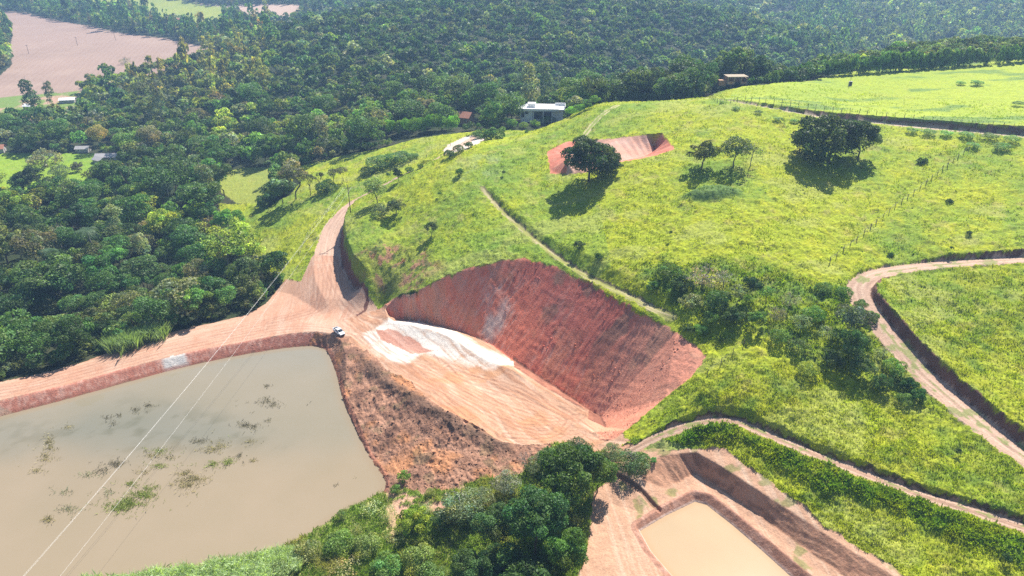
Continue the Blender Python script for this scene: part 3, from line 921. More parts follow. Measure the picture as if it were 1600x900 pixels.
        pc = mixc(pc, (.50, .32, .24), smooth01(-18, -34, a_) * .5 * np.clip(.6 + gr2 * 1.5, 0, 1))
        pc = mixc(pc, (.58, .28, .18), smooth01(24, 38, a_) * .6)
        return pc, .26 * gr + .12 * gr2 + .16 * led + .14 * fbm(x, y, 2.2, 4, 97, .6)
    put(inside(X + .9 * fbm(X, Y, 2.4, 4, 156, .6), Y + .9 * fbm(X, Y, 2.4, 4, 157, .6), pit_outer), "excavated_slope", f_pit)

    DITCH = [P3(*q)[:2] for q in [(800, 560, 3), (830, 580, 2.7), (868, 604, 2.7), (900, 626, 3), (940, 652, 3.8), (948, 668, 5), (918, 655, 5.3), (920, 641, 5.3), (896, 630, 5.2), (848, 603, 4.9), (804, 574, 4.6)]]  # shadow line along the toe ditch, put into its dark earth colour
    put(inside(X + .3 * fbm(X, Y, 2, 2, 158), Y + .3 * fbm(X, Y, 2, 2, 159), DITCH), "excavated_slope", lambda x, y: (mixc(const((.24, .10, .065), x), (.42, .19, .12), np.clip(fbm(x, y, 2, 4, 160) + .1, 0, 1)), .15 * fbm(x, y, 1.5, 3, 161)))

    def f_hollow(x, y):
        inn = inside(x, y, hollow_floor)
        hc = mixc(const((.52, .29, .21), x), (.58, .38, .30), np.clip(fbm(x, y, 4, 3, 98) + .3, 0, 1))
        hc[~inn] = (mixc(const((.50, .17, .11), x), (.58, .28, .19), np.clip(fbm(x, y, 2, 4, 99) + .2, 0, 1)))[~inn]
        return hc, .12 * fbm(x, y, 1.2, 3, 100)
    put(inside(X + .3 * fbm(X, Y, 2, 2, 162), Y + .3 * fbm(X, Y, 2, 2, 163), hollow.outer), "excavated_hollow", f_hollow)

    def f_terrace(x, y):
        c = const((.43, .255, .165), x) * (1 + .12 * fbm(x, y, 3, 4, 101) + .08 * streak(x, y, R(95), 14, .6, 3, 102))[:, None]
        c = mixc(c, (.56, .42, .31), np.clip(streak(x, y, R(98), 22, .8, 3, 103) * 1.4, 0, 1) * .6)
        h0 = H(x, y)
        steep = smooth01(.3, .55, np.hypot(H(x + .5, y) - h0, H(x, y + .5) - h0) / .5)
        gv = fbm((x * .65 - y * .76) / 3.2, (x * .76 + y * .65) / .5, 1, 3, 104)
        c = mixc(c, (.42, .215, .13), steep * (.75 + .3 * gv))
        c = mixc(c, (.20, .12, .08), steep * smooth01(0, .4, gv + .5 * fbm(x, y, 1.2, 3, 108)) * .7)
        c = mixc(c, (.13, .17, .04), smooth01(.15, .4, fbm(x, y, 3, 3, 105)) * (x > 24) * (y > 88) * .6 * (1 - steep))
        dt = pdist(x, y, TRENCH, False, 6)[0]
        c = mixc(c, (.20, .12, .08), smooth01(.9, .4, dt) * .8)
        return c, .12 * fbm(x, y, 1.3, 4, 106) + .13 * steep * gv
    put(inside(X + .8 * fbm(X, Y, 2.5, 3, 152), Y + .8 * fbm(X, Y, 2.5, 3, 153), TERRACE), "pond_terrace", f_terrace)

    # roads and tracks
    for cdr, name, rgb, dark in ((main_road, "dirt_road", (.45, .30, .22), (.13, .06, .045)), (track, "farm_track", (.43, .29, .21), (.13, .07, .05)),
                                 (path, "farm_track", (.34, .215, .15), (.09, .06, .035)), (ridge_track, "farm_track", (.40, .33, .23), (.11, .07, .045)),
                                 (footpath, "footpath", (.26, .26, .075), (.11, .09, .05)), (twin_track, "footpath", (.34, .33, .14), (.3, .3, .1))):
        D, S, T, w = cdr.where(X, Y, 12)
        near = np.nonzero(D < 14)[0]
        wj = np.zeros(len(X))
        wj[near] = w[near] + .7 * fbm(X[near], Y[near], 1.6, 3, 110) * min(1, float(cdr.half.max()))

        def f_track(x, y, D, S, T):
            lat = D * S
            rut = fbm(T / 14, lat / .45, 1, 3, 111)
            rc = const(rgb, x) * (1 + .16 * rut + .10 * fbm(x, y, 2, 3, 112))[:, None]
            rc = mixc(rc, dark, np.clip(fbm(T / 9, lat / .8, 1, 3, 113) * 1.5, 0, 1) * .4)
            wr = smooth01(.4, .15, np.abs(np.abs(lat + .3 * fbm(T / 12, T * 0, 1, 2, 119)) - .85)) * (cdr is not footpath)
            rc = mixc(rc, (.55, .40, .30), wr * .45)
            if cdr in (track, ridge_track, path, twin_track):
                rc = mixc(rc, (.16, .21, .05), smooth01(.1, .35, fbm(x, y, 2.2, 3, 114) + .5 * smooth01(.5, 0, np.abs(lat + .3)) - .1) * .7)
            if cdr is twin_track:
                rc = mixc(rc, (.20, .26, .04), smooth01(.45, .2, np.abs(lat)) * .9)
            if cdr is footpath:
                rc = mixc(rc, (.40, .33, .20), smooth01(0, .3, fbm(T / 6, lat / .5, 1, 3, 115)) * .8)
            return rc, .07 * rut + .04 * fbm(x, y, .7, 2, 116)
        m = D < wj
        if cdr is main_road:
            m &= ~inside(X, Y, DAM)
        put(m, name, f_track, D, S, T)
        if cdr is track:
            amp = np.interp(T / track.L[-1], TRACK_BANK[0], TRACK_BANK[1])
            sd_ = np.where(T / track.L[-1] < .335, 1, -1)
        elif cdr.bank:
            amp = np.interp(T / cdr.L[-1], np.linspace(0, 1, len(cdr.bank)), cdr.bank)
            sd_ = cdr.side
        else:
            continue
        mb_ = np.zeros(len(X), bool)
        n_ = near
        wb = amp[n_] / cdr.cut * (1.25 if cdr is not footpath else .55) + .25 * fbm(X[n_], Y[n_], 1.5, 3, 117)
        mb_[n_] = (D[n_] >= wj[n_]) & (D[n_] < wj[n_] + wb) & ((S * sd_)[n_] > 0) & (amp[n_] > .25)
        put(mb_, name, lambda x, y: (mixc(const(dark, x), tuple(c_ * 1.5 for c_ in dark), np.clip(fbm(x, y, 1.5, 3, 118) + .3, 0, 1)), .22 * fbm(x, y, 1.2, 3, 119)))  # shade of the cut banks painted in as a dark colour

    # clay banks of the big pond
    D, S, T = pdist(X, Y, pond1_in, True, 20)
    inn = inside(X, Y, pond1_in)
    wp = at(276, 568)

    def f_bank(x, y, D):
        bc = mixc(const((.44, .175, .12), x), (.58, .33, .25), np.clip(fbm(x, y, .7, 3, 121) * 1.5 + .25, 0, 1) * .8)
        bc = mixc(bc, (.60, .55, .50), smooth01(5.0, 2.6, np.hypot(x - wp[0], y - wp[1]) + 1.8 * fbm(x, y, 1.5, 3, 122)))
        return mixc(bc, (.30, .115, .075), smooth01(.9, .4, D) * .8), .12 * fbm(x, y, .9, 3, 123) * (D > .3)
    put((~inn) & (D < 3.1 + .25 * fbm(X, Y, 3, 2, 120)) & (Y > 158) & (Zt == zi["dirt_road"]), "pond_bank", f_bank, D)
    put(inn, "pond_bank", lambda x, y: ((.22, .15, .09), 0))
    m = (~inn) & (D < 1.2) & (Zt == zi["spoil_embankment"])
    cc[m] = mixc(cc[m], (.30, .12, .08), .6)
    # small pond
    D, S, T = pdist(X, Y, pond2_in, True, 10)
    inn = inside(X, Y, pond2_in)

    def f_bank2(x, y, D):
        b2 = mixc(const((.33, .17, .115), x), (.46, .27, .20), np.clip(fbm(x, y, .8, 3, 124) + .2, 0, 1))
        return mixc(b2, (.60, .46, .38), smooth01(.45, .2, D) * .7), .12 * fbm(x, y, .8, 3, 125) * (D > .3)
    put((~inn) & (D < 2.0) & (Zt == zi["pond_terrace"]), "pond_bank", f_bank2, D)
    put(inn, "pond_bank", lambda x, y: ((.30, .20, .12), 0))
    return Zt, cc, dz

ZT, CC, DZ = classify(GX, GY)
GZ2 = GZ + DZ
idx = np.arange(NA * NR).reshape(NR, NA)
Q = np.stack([idx[:-1, :-1], idx[:-1, 1:], idx[1:, 1:], idx[1:, :-1]], -1).reshape(-1, 4)
QZ = ZT[Q[:, 0]]
GV = np.c_[GX, GY, GZ2]
zone_mat = {"forest_floor": M_ROUGH, "pasture": M_GRASS, "clearing": M_GRASS, "ploughed_field": M_FIELD, "pale_field": M_FIELD, "bank_undergrowth": M_GRASS, "spoil_embankment": M_ROUGH, "excavated_slope": M_EARTH}
zone_label = {
    "forest_floor": ("ground", "dark leaf-strewn ground beneath the valley and hill forest"), "pasture": ("pasture", "bright yellow-green tussocky pasture covering the hill"),
    "clearing": ("clearing", "green grass clearings among the forest trees"), "ploughed_field": ("ploughed_field", "bare pinkish-brown ploughed field at upper left"),
    "pale_field": ("far_field", "pale pink far field at the top left"), "dirt_road": ("dirt_road", "pale pinkish dirt road over the dam and up the hill"),
    "earth_platform": ("earth_platform", "levelled orange earth platform with white patch and tyre tracks"), "spoil_embankment": ("embankment", "rough brown spoil embankment between pond and platform"),
    "excavated_slope": ("excavated_slope", "tall red excavated slope with dozer grooves"), "farm_track": ("farm_track", "pinkish farm tracks cut into the pasture with dark banks"),
    "footpath": ("footpath", "thin worn footpaths in the pasture"), "pond_terrace": ("earth_terrace", "light bare earth terrace and banks round the small pond"),
    "excavated_hollow": ("excavated_hollow", "small pink excavated hollow behind the big round tree"), "bank_undergrowth": ("bank", "weedy ground at the foot of the pond"),
    "pond_bank": ("pond_bank", "red clay banks round the muddy ponds")}
for i, nme in enumerate(ZN):
    q = Q[QZ == i]
    if not len(q):
        continue
    used, inv = np.unique(q, return_inverse=True)
    me = fast_mesh(zone_label[nme][0], GV[used], inv.reshape(-1, 4), CC[used], zone_mat.get(nme, M_EARTH), smooth=True)
    tag(link(zone_label[nme][0], me), zone_label[nme][1], None, None, "structure")
print("ground built")

# ------------------------------------------------------------------ ponds
def water_mat(name, c1, c2, scale, shade):
    m, nt, b = new_mat(name, .05, .4)
    b.inputs['IOR'].default_value = 1.33
    g = nd(nt, "ShaderNodeNewGeometry")
    n = nd(nt, "ShaderNodeTexNoise", Scale=scale, Detail=4., Roughness=.55)
    nt.links.new(g.outputs['Position'], n.inputs['Vector'])
    cr = nd(nt, "ShaderNodeValToRGB")
    cr.color_ramp.elements[0].position, cr.color_ramp.elements[1].position = .35, .65
    cr.color_ramp.elements[0].color = (*c1, 1)
    cr.color_ramp.elements[1].color = (*c2, 1)
    nt.links.new(n.outputs[0], cr.inputs[0])
    at_ = nd(nt, "ShaderNodeAttribute", attribute_name="Col")
    mm = nd(nt, "ShaderNodeVectorMath", operation='MULTIPLY')
    nt.links.new(cr.outputs[0], mm.inputs[0])
    nt.links.new(at_.outputs['Color'], mm.inputs[1])
    nt.links.new(mm.outputs[0], b.inputs['Base Color'])
    return m

M_W1 = water_mat("muddy_water", (.212, .185, .13), (.232, .20, .145), .035, 0)
M_W2 = water_mat("clay_water", (.37, .27, .165), (.40, .295, .18), .05, 0)

def pond(name, outline, z, step, mat, silt, label):
    xs, ys = [p[0] for p in outline], [p[1] for p in outline]
    X, Y = np.meshgrid(np.arange(min(xs) - 3, max(xs) + 3 + step, step), np.arange(min(ys) - 3, max(ys) + 3 + step, step))
    sh = X.shape
    x, y = X.ravel(), Y.ravel()
    D, S, T = pdist(x, y, outline, True, 400)
    ok = inside(x, y, outline) | (D < 1.6)
    i = np.arange(x.size).reshape(sh)
    q = np.stack([i[:-1, :-1], i[:-1, 1:], i[1:, 1:], i[1:, :-1]], -1).reshape(-1, 4)
    q = q[ok[q].all(1)]
    used, inv = np.unique(q, return_inverse=True)
    c = silt(x[used], y[used], D[used])
    me = fast_mesh(name, np.c_[x[used], y[used], np.full(len(used), z)], inv.reshape(-1, 4), c, mat, True)
    return tag(link(name, me), label, None, None, "structure")

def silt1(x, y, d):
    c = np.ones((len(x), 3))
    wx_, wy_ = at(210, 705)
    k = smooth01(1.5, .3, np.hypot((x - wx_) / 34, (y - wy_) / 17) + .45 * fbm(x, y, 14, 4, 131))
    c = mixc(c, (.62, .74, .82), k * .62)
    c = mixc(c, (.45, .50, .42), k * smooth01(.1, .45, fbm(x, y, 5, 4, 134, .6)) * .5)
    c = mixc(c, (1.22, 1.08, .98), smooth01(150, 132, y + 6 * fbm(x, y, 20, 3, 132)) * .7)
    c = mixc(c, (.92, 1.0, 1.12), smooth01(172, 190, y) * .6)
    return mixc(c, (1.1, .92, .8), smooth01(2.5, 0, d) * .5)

def silt2(x, y, d):
    return mixc(np.ones((len(x), 3)) * (1 + .03 * fbm(x, y, 6, 3, 133))[:, None], (1.0, .85, .75), smooth01(1.5, 0, d) * .5)

pond("pond", pond1_in, 0.0, .8, M_W1, silt1, "large pond of still grey-brown muddy water beside the dam road")
pond("small_pond", pond2_in, W2, .5, M_W2, silt2, "small rectangular pond of opaque yellow-tan water")

# ------------------------------------------------------------------ foliage prototypes
def fib_dirs(r_, n):
    v = r_.normal(size=(n, 3))
    return v / np.linalg.norm(v, axis=1)[:, None]

def leaf_quads(r_, cen, nor, size, tone, aspect=.62, jit=.8):
    """one pointed leaf-shaped quad per centre"""
    n = len(cen)
    nn = nor + r_.normal(size=(n, 3)) * jit
    nn /= np.linalg.norm(nn, axis=1)[:, None] + 1e-9
    a = np.cross(nn, r_.normal(size=(n, 3)))
    a /= np.linalg.norm(a, axis=1)[:, None] + 1e-9
    b = np.cross(nn, a)
    s = size[:, None] if hasattr(size, '__len__') else np.full((n, 1), size)
    V = np.stack([cen - a * s * .5, cen + b * s * .5 * aspect + nn * s * .06, cen + a * s * .5, cen - b * s * .5 * aspect + nn * s * .06], 1)
    return V.reshape(-1, 3), np.arange(4 * n).reshape(-1, 4), np.repeat(tone, 4, 0)

def crown_arrays(seed, n, nl=18, flat=.75, gap=.25, leaf=.11, shape='round', ragged=.12):
    """leaf cloud of a crown of radius 1 (z from about -0.6 to 1*flat)"""
    r_ = np.random.default_rng(seed)
    cen, rad = [], []
    for i in range(nl):
        d = r_.normal(size=3)
        d /= np.linalg.norm(d)
        d[2] = abs(d[2]) if r_.random() < .72 else -abs(d[2]) * .6
        k = r_.uniform(.42, .74) if shape != 'clump' else r_.uniform(.3, .86)
        if shape == 'tall':
            c = np.array([d[0] * .35, d[1] * .35, r_.uniform(-.9, 1.1)])
            R_ = r_.uniform(.26, .42) * (1.15 - .35 * abs(c[2] - .1))
        elif shape == 'open':
            c = d * np.array([.75, .75, .6]) * r_.uniform(.6, 1.05)
            R_ = r_.uniform(.16, .30)
        elif shape == 'clump':
            c = d * k
            R_ = r_.uniform(.15, .30)
        else:
            c = d * k
            R_ = r_.uniform(.26, .44)
        cen.append(c)
        rad.append(R_)
    cen, rad = np.array(cen), np.array(rad)
    w = rad ** 2
    li = r_.choice(nl, size=n * 2, p=w / w.sum())
    d = fib_dirs(r_, n * 2)
    d[:, 2] = np.where(r_.random(n * 2) < .7, np.abs(d[:, 2]), d[:, 2])
    rr_ = rad[li] * (1 - np.abs(r_.normal(size=n * 2)) * ragged + r_.normal(size=n * 2) * .05)
    p = cen[li] + d * rr_[:, None]
    dd = np.linalg.norm(p[:, None, :] - cen[None], axis=2) / rad[None]
    dd[np.arange(n * 2), li] = 9
    ok = dd.min(1) > .72
    ok &= r_.random(n * 2) > gap * .5
    p, d, li = p[ok][:n], d[ok][:n], li[ok][:n]
    p = p * np.array([1, 1, flat if shape != 'tall' else 1.0])
    lt = r_.normal(1, .17, size=nl)
    hue = r_.normal(0, .10, size=nl)
    tone = lt[li][:, None] * np.c_[1 + hue[li], np.ones(len(li)), 1 - hue[li]] * r_.normal(1, .26, size=(len(li), 1)).clip(.4, 1.9)
    sz = leaf * r_.uniform(.7, 1.35, len(p))
    # twig-end sprays that break the outline
    return leaf_quads(r_, p, d, sz, tone)

def crown_mesh(name, *a, mat=None, **k):
    V, F, T = crown_arrays(*a, **k)
    return fast_mesh(name, V, F, T, mat or M_LEAF)

def trunk_mesh(name, seed, h, r0, spread, nb=5, mat=None, fork=.45):
    """tapered trunk with limbs; top of the limbs reaches into the crown"""
    r_ = random.Random(seed)
    mb = MB()
    p = [(0, 0, -.6), (r_.uniform(-.1, .1), r_.uniform(-.1, .1), h * fork * .5), (r_.uniform(-.3, .3), r_.uniform(-.3, .3), h * fork)]
    mb.tube(p, [r0 * 1.5, r0, r0 * .8], 8)
    for i in range(nb):
        a = 2 * math.pi * (i + r_.random() * .6) / nb
        s = spread * r_.uniform(.45, .85)
        q = [p[-1], (p[-1][0] + math.cos(a) * s * .4, p[-1][1] + math.sin(a) * s * .4, h * (fork + .2)), (math.cos(a) * s, math.sin(a) * s, h * r_.uniform(.75, .95))]
        mb.tube(q, [r0 * .6, r0 * .38, r0 * .1], 5)
        for j in range(2):
            b_ = a + r_.uniform(-.9, .9)
            e = Vector(q[1])
            mb.tube([e, e + Vector((math.cos(b_) * s * .5, math.sin(b_) * s * .5, h * .22))], [r0 * .25, r0 * .06], 4)
    return mb.mesh(name, mat or M_BARK, True)

NEAR = 3600
CROWNS = {
    'dense': [crown_mesh("dense_crown", 10 + i, NEAR, nl=34, leaf=.09, mat=M_LEAF, shape='clump') for i in range(4)],
    'fluffy': [crown_mesh("fluffy_crown", 20 + i, NEAR, nl=30, flat=.7, leaf=.095, gap=.5, ragged=.2) for i in range(4)],
    'open': [crown_mesh("open_crown", 30 + i, 1300, nl=34, leaf=.10, shape='open', flat=.8, gap=.6, ragged=.3) for i in range(3)],
    'tall': [crown_mesh("tall_crown", 40 + i, 1700, nl=20, leaf=.12, shape='tall', gap=.4, ragged=.2) for i in range(3)],
    'bare': [crown_mesh("sparse_crown", 50 + i, 900, nl=40, leaf=.075, shape='open', flat=.85, gap=.6, ragged=.5) for i in range(2)],
    'big': [crown_mesh("big_crown", 60 + i, 12000, nl=70, flat=.82, leaf=.066, gap=.2, ragged=.2, shape='clump') for i in range(3)],
    'bigopen': [crown_mesh("big_open_crown", 65 + i, 5200, nl=60, flat=.75, leaf=.07, shape='open', gap=.6, ragged=.35) for i in range(2)],
}
TRUNK = [trunk_mesh("trunk", 70 + i, 1.0, .035, .62) for i in range(4)]
TRUNKP = [trunk_mesh("pale_trunk", 80 + i, 1.0, .03, .5, mat=M_BARKP, fork=.6) for i in range(2)]
TRUNKT = [trunk_mesh("tall_trunk", 85 + i, 1.0, .016, .14, nb=6, fork=.7, mat=M_BARKP) for i in range(2)]

def tree(x, y, r, h, kind, tint, label, name="broadleaf_tree", cat="tree", group=None, z=None, squash=1., trunk=True, sx=1., rz=None):
    """crown radius r and total height h in metres"""
    z0 = hz(x, y) if z is None else z
    t = empty(name, (x, y, z0), random.uniform(0, 6.28) if rz is None else rz, label, cat, group)
    me = random.choice(CROWNS[kind])
    top = {'tall': 1.35}.get(kind, .95 * .75)
    low = {'tall': 1.1}.get(kind, .5)
    if kind == 'tall':
        sz = h * .42 / 1.35
        cz = h - sz * 1.35
    else:
        sz = r * squash
        cz = max(h - sz * .95, sz * .25)
    c = link("crown", me, t, (0, 0, cz))
    c.scale = (r * sx, r, sz)
    c.color = (*[q * GAIN for q in tint], 1)
    if trunk:
        k = link("trunk", random.choice(TRUNKT if kind == 'tall' else (TRUNKP if kind in ('bare', 'bigopen') else TRUNK)), t)
        hh = h * (.95 if kind == 'tall' else .86)
        k.scale = (max(r, h * .4), max(r, h * .4), hh)
    return t

GAIN = 1.6
DARK, MID, YEL, GRY, BRN, LIM = (.058, .105, .030), (.090, .150, .034), (.17, .21, .038), (.145, .17, .095), (.15, .14, .075), (.14, .23, .035)

def jit(c, s=.16):
    k = random.gauss(1, s)
    return tuple(max(.01, v * k * random.gauss(1, .06)) for v in c)

def tree_px(u, vb, wpx, hpx, kind, tint, label, **k):
    x, y = at(u, vb)
    z = hz(x, y)
    dd = to_px(x, y, z)[2]
    r = wpx / 2 * dd / FPX
    dep = math.atan2(CAM_H - z, math.hypot(x, y))
    h = max(hpx * dd / FPX / math.cos(dep) - r * .5 * math.tan(dep), r * .9)
    return tree(x, y, r, h, kind, tint, label, **k)

# ------------------------------------------------------------------ the trees standing alone on the pasture
tree_px(919, 285, 92, 82, 'big', (.040, .062, .020), "large dark round-crowned tree beside the small pink excavated hollow, casting a long shadow", name="mango_tree")
t_ = at(950, 272)
tree(t_[0], t_[1], 6.2, 9.5, 'big', (.045, .068, .02), "lower dark tree merging with the right flank of the large tree by the excavated hollow", name="mango_tree", z=hz(*t_))
tree_px(1096, 264, 58, 56, 'dense', (.11, .12, .024), "small rounded yellowish-green tree left of the grey-green open tree on the pasture", name="pasture_tree")
tree_px(1146, 262, 54, 56, 'fluffy', (.085, .11, .045), "open grey-green tree with several stems on the pasture, right of the yellowish round tree", name="pasture_tree")
tree_px(1172, 260, 42, 44, 'bare', (.09, .115, .05), "thin pale tree leaning against the open grey-green tree's right side", name="pasture_tree")
tree_px(1290, 254, 112, 88, 'big', (.046, .068, .02), "largest dark broad tree on the right-hand pasture, throwing a wide shadow", name="mango_tree")
tree_px(1338, 247, 66, 66, 'big', (.05, .078, .022), "dark round tree joined to the right side of the largest pasture tree", name="mango_tree")
tree_px(1250, 240, 40, 38, 'dense', (.06, .09, .03), "small dark tree hugging the left side of the largest pasture tree", name="pasture_tree")
# beside the narrow road
tree_px(590, 318, 42, 46, 'fluffy', (.15, .19, .06), "thin yellow-green tree with pale trunks beside the narrow dirt road behind the pole", name="roadside_tree")
tree_px(619, 337, 34, 32, 'dense', (.09, .115, .05), "small flat-topped tree on the slope just right of the utility pole", name="roadside_tree")
tree_px(596, 336, 40, 22, 'open', (.10, .13, .06), "low twiggy bush beside the flat-topped small tree on the slope", name="shrub", cat="shrub")
tree_px(675, 369, 25, 27, 'dense', (.055, .085, .03), "lone small dark tree halfway down the grass slope above the cut", name="slope_tree")
tree_px(622, 284, 20, 26, 'dense', (.03, .05, .02), "small dark conical bush right beside the narrow dirt road", name="shrub", cat="shrub", squash=1.3)
for u, v, w, h, lb in ((607, 281, 9, 13, "tiny dark bush at the road edge left of the conical bush"), (640, 270, 16, 12, "low bush on the road edge just beyond the conical bush"), (657, 263, 12, 9, "small roadside bush below the bend of the narrow road"),
                       (703, 246, 22, 16, "green bush by the narrow road where it reaches the pale yard"), (716, 238, 20, 15, "second green bush by the pale yard end of the narrow road"), (732, 231, 16, 13, "last bush of the row beside the pale yard"),
                       (718, 275, 17, 15, "blue-green bush alone on the upper grass slope"), (787, 275, 8, 10, "tiny dark bush standing between the two slope ridges"), (687, 308, 8, 10, "tiny bush on the slope above the lone small tree"),
                       (770, 218, 44, 24, "wide green bush clump at the bend below the white house"), (748, 216, 22, 16, "round bush at the left end of the clump below the white house")):
    tree_px(u, v, w, h, random.choice(('dense', 'fluffy')), jit((.07, .125, .03)), lb, name="shrub", cat="shrub", trunk=w > 14)
# shrubs up the ridge towards the white house
k_ = 0
for u, v, w, h, kd, tn in ((800, 200, 20, 17, 'fluffy', MID), (818, 200, 16, 12, 'fluffy', LIM), (836, 197, 20, 14, 'dense', LIM), (852, 192, 18, 14, 'fluffy', LIM), (866, 191, 18, 13, 'fluffy', MID), (878, 186, 20, 15, 'dense', MID),
                           (893, 181, 22, 18, 'fluffy', LIM), (905, 178, 22, 19, 'fluffy', LIM), (918, 172, 20, 19, 'dense', MID), (929, 167, 22, 22, 'dense', LIM), (940, 162, 22, 24, 'dense', MID), (958, 157, 16, 9, 'fluffy', LIM),
                           (990, 155, 24, 8, 'bare', GRY), (1012, 153, 16, 7, 'fluffy', LIM), (786, 205, 12, 9, 'fluffy', LIM), (823, 208, 10, 7, 'dense', MID)):
    tree_px(u, v, w, h, kd, jit(tn), "leafy shrub in the row by the white house", name="ridge_shrub", cat="shrub", group="shrubs along the ridge edge", trunk=False)
# long hollow shrub mound left of the white house
for u, v, w, h in ((595, 262, 50, 22), (622, 254, 46, 20), (575, 272, 30, 12), (645, 248, 24, 10)):
    tree_px(u, v, w, h, 'fluffy', jit((.075, .13, .04)), "low green bush of the long thicket on the left meadow", name="thicket_shrub", cat="shrub", group="thicket bushes on the left meadow", trunk=False, squash=.6)

# gully shrubs between the pasture and the right-hand track
GUL = [(1045, 432, 46, 26, 'fluffy', MID), (1066, 452, 40, 30, 'dense', DARK), (1098, 446, 66, 46, 'bare', (.20, .17, .15)), (1130, 450, 44, 38, 'bare', (.19, .175, .15)), (1080, 480, 44, 30, 'open', GRY), (1118, 482, 50, 40, 'fluffy', DARK),
       (1150, 478, 40, 42, 'open', GRY), (1172, 470, 36, 44, 'dense', (.03, .062, .02)), (1195, 478, 30, 38, 'open', MID), (1140, 505, 46, 38, 'dense', DARK), (1110, 505, 30, 24, 'fluffy', MID), (1180, 512, 34, 34, 'dense', MID),
       (1212, 500, 40, 30, 'bare', (.15, .15, .11)), (1232, 480, 44, 34, 'bare', (.16, .17, .12)), (1250, 512, 40, 30, 'open', GRY), (1215, 535, 34, 26, 'fluffy', MID), (1272, 500, 40, 28, 'fluffy', MID), (1245, 548, 44, 30, 'open', (.09, .115, .04)),
       (1290, 530, 40, 30, 'bare', GRY), (1330, 522, 66, 60, 'fluffy', (.07, .09, .05)), (1326, 566, 48, 62, 'dense', DARK), (1330, 560, 36, 32, 'fluffy', DARK), (1300, 570, 44, 34, 'dense', (.05, .085, .02)), (1262, 585, 36, 26, 'fluffy', YEL), (1345, 590, 44, 40, 'dense', DARK),
       (1378, 560, 34, 26, 'bare', GRY), (1395, 585, 40, 32, 'fluffy', MID), (1375, 610, 36, 30, 'dense', DARK), (1415, 605, 36, 26, 'dense', (.04, .09, .02)), (1432, 625, 34, 26, 'dense', (.04, .10, .025)), (1410, 628, 30, 20, 'fluffy', MID),
       (1360, 500, 26, 20, 'fluffy', MID), (1345, 480, 22, 16, 'fluffy', (.06, .12, .03)), (1318, 462, 30, 18, 'fluffy', MID), (1285, 455, 30, 18, 'fluffy', (.07, .13, .03)), (1020, 450, 26, 16, 'dense', MID), (1095, 520, 26, 18, 'fluffy', (.07, .13, .03)), (1077, 517, 24, 16, 'dense', DARK)]
nm = {DARK: "dark green", MID: "mid green", GRY: "grey-green", YEL: "yellow-green"}
for u, v, w, h, kd, tn in GUL:
    side = "at the left end of" if u < 1080 else ("in the left half of" if u < 1200 else ("in the middle of" if u < 1290 else "at the track end of"))
    lk = nm.get(tn, "greyish" if kd == 'bare' else "deep green")
    tree_px(u, v, w, h, kd, jit(tn, .1), f"{'twiggy' if kd in ('bare', 'open') else 'leafy'} {lk} {'tall' if h > 36 else ('low' if h < 26 else 'medium')} shrub {side} the gully", name="gully_shrub", cat="shrub", group="shrubs in the gully", trunk=kd in ('bare', 'open'))
for u, v, w, h, lb in ((1180, 720, 16, 10, ""), (1495, 712, 14, 15, "small dark pointed bush on the grass between the two right-hand tracks"), (1570, 880, 18, 20, "dark pointed bush near the lower right corner"), (1485, 395, 8, 12, "tiny dark bush standing just above the far arm of the track"),
                       (1513, 368, 12, 10, "low dark bush on the right pasture below the fence line"), (1391, 401, 14, 9, "low bush on the pasture edge above the track bend"), (1440, 255, 20, 11, "small grey bush on the pasture right of the largest tree"), (1047, 375, 8, 16, "tiny pointed bush alone in the middle of the pasture"),
                       (1483, 316, 14, 8, "low round green bush beside the diagonal fence line"), (905, 388, 20, 16, "greyish bush above the footpath over the cut"), (935, 405, 18, 14, "green bush just above the footpath over the cut")):
    if lb:
        tree_px(u, v, w, h, 'dense', jit((.05, .085, .025), .1), lb, name="shrub", cat="shrub", trunk=False)

# the clump of trees at the bottom, below the platform
BT = [(892, 800, 116, 112, 'big', (.052, .090, .020), "tallest dark green tree at the foot of the earth platform, beside the light dirt slope"),
      (935, 770, 62, 62, 'big', (.07, .12, .022), "bright-topped tree at the right edge of the bottom clump with stems over the dirt"),
      (845, 735, 64, 40, 'bigopen', (.10, .13, .07), "greyish open-crowned tree at the back of the bottom clump"),
      (905, 712, 60, 36, 'bigopen', (.07, .10, .045), "dark bluish low tree touching the toe of the red cut"),
      (838, 868, 108, 108, 'big', (.045, .098, .030), "large blue-green domed tree in the middle of the bottom clump"),
      (882, 900, 80, 76, 'big', (.070, .130, .022), "fresh green tree at the lower right of the bottom clump"),
      (772, 858, 74, 72, 'big', (.060, .10, .03), "dark tree at the left of the bottom clump, half behind the domed tree"),
      (820, 935, 130, 84, 'big', (.045, .085, .022), "dark tree cut off by the lower frame edge under the domed tree"),
      (735, 915, 70, 56, 'big', (.065, .105, .03), "dark leafy tree at the lower frame edge left of the clump"),
      (722, 812, 84, 60, 'bigopen', (.16, .19, .11), "pale grey-green twiggy tree left of the bottom clump"),
      (790, 772, 54, 44, 'bigopen', (.17, .18, .14), "pale grey feathery tree just below the spoil embankment"),
      (752, 800, 50, 44, 'bigopen', (.15, .18, .10), "pale grey-green small tree between two greyish trees"),
      (985, 735, 66, 44, 'bigopen', (.085, .12, .05), "low grey-green bushy tree at the junction above the small pond"),
      (955, 712, 40, 26, 'bigopen', (.12, .16, .08), "small pale bush between the cut's toe and the terrace"),
      (775, 915, 70, 60, 'big', (.04, .075, .02), "dark tree low at the frame edge between its two taller neighbours")]
for u, v, w, h, kd, tn, lb in BT:
    tree_px(u, v, w, h, kd, tn, lb, name="clump_tree", group="tree clump below the platform")
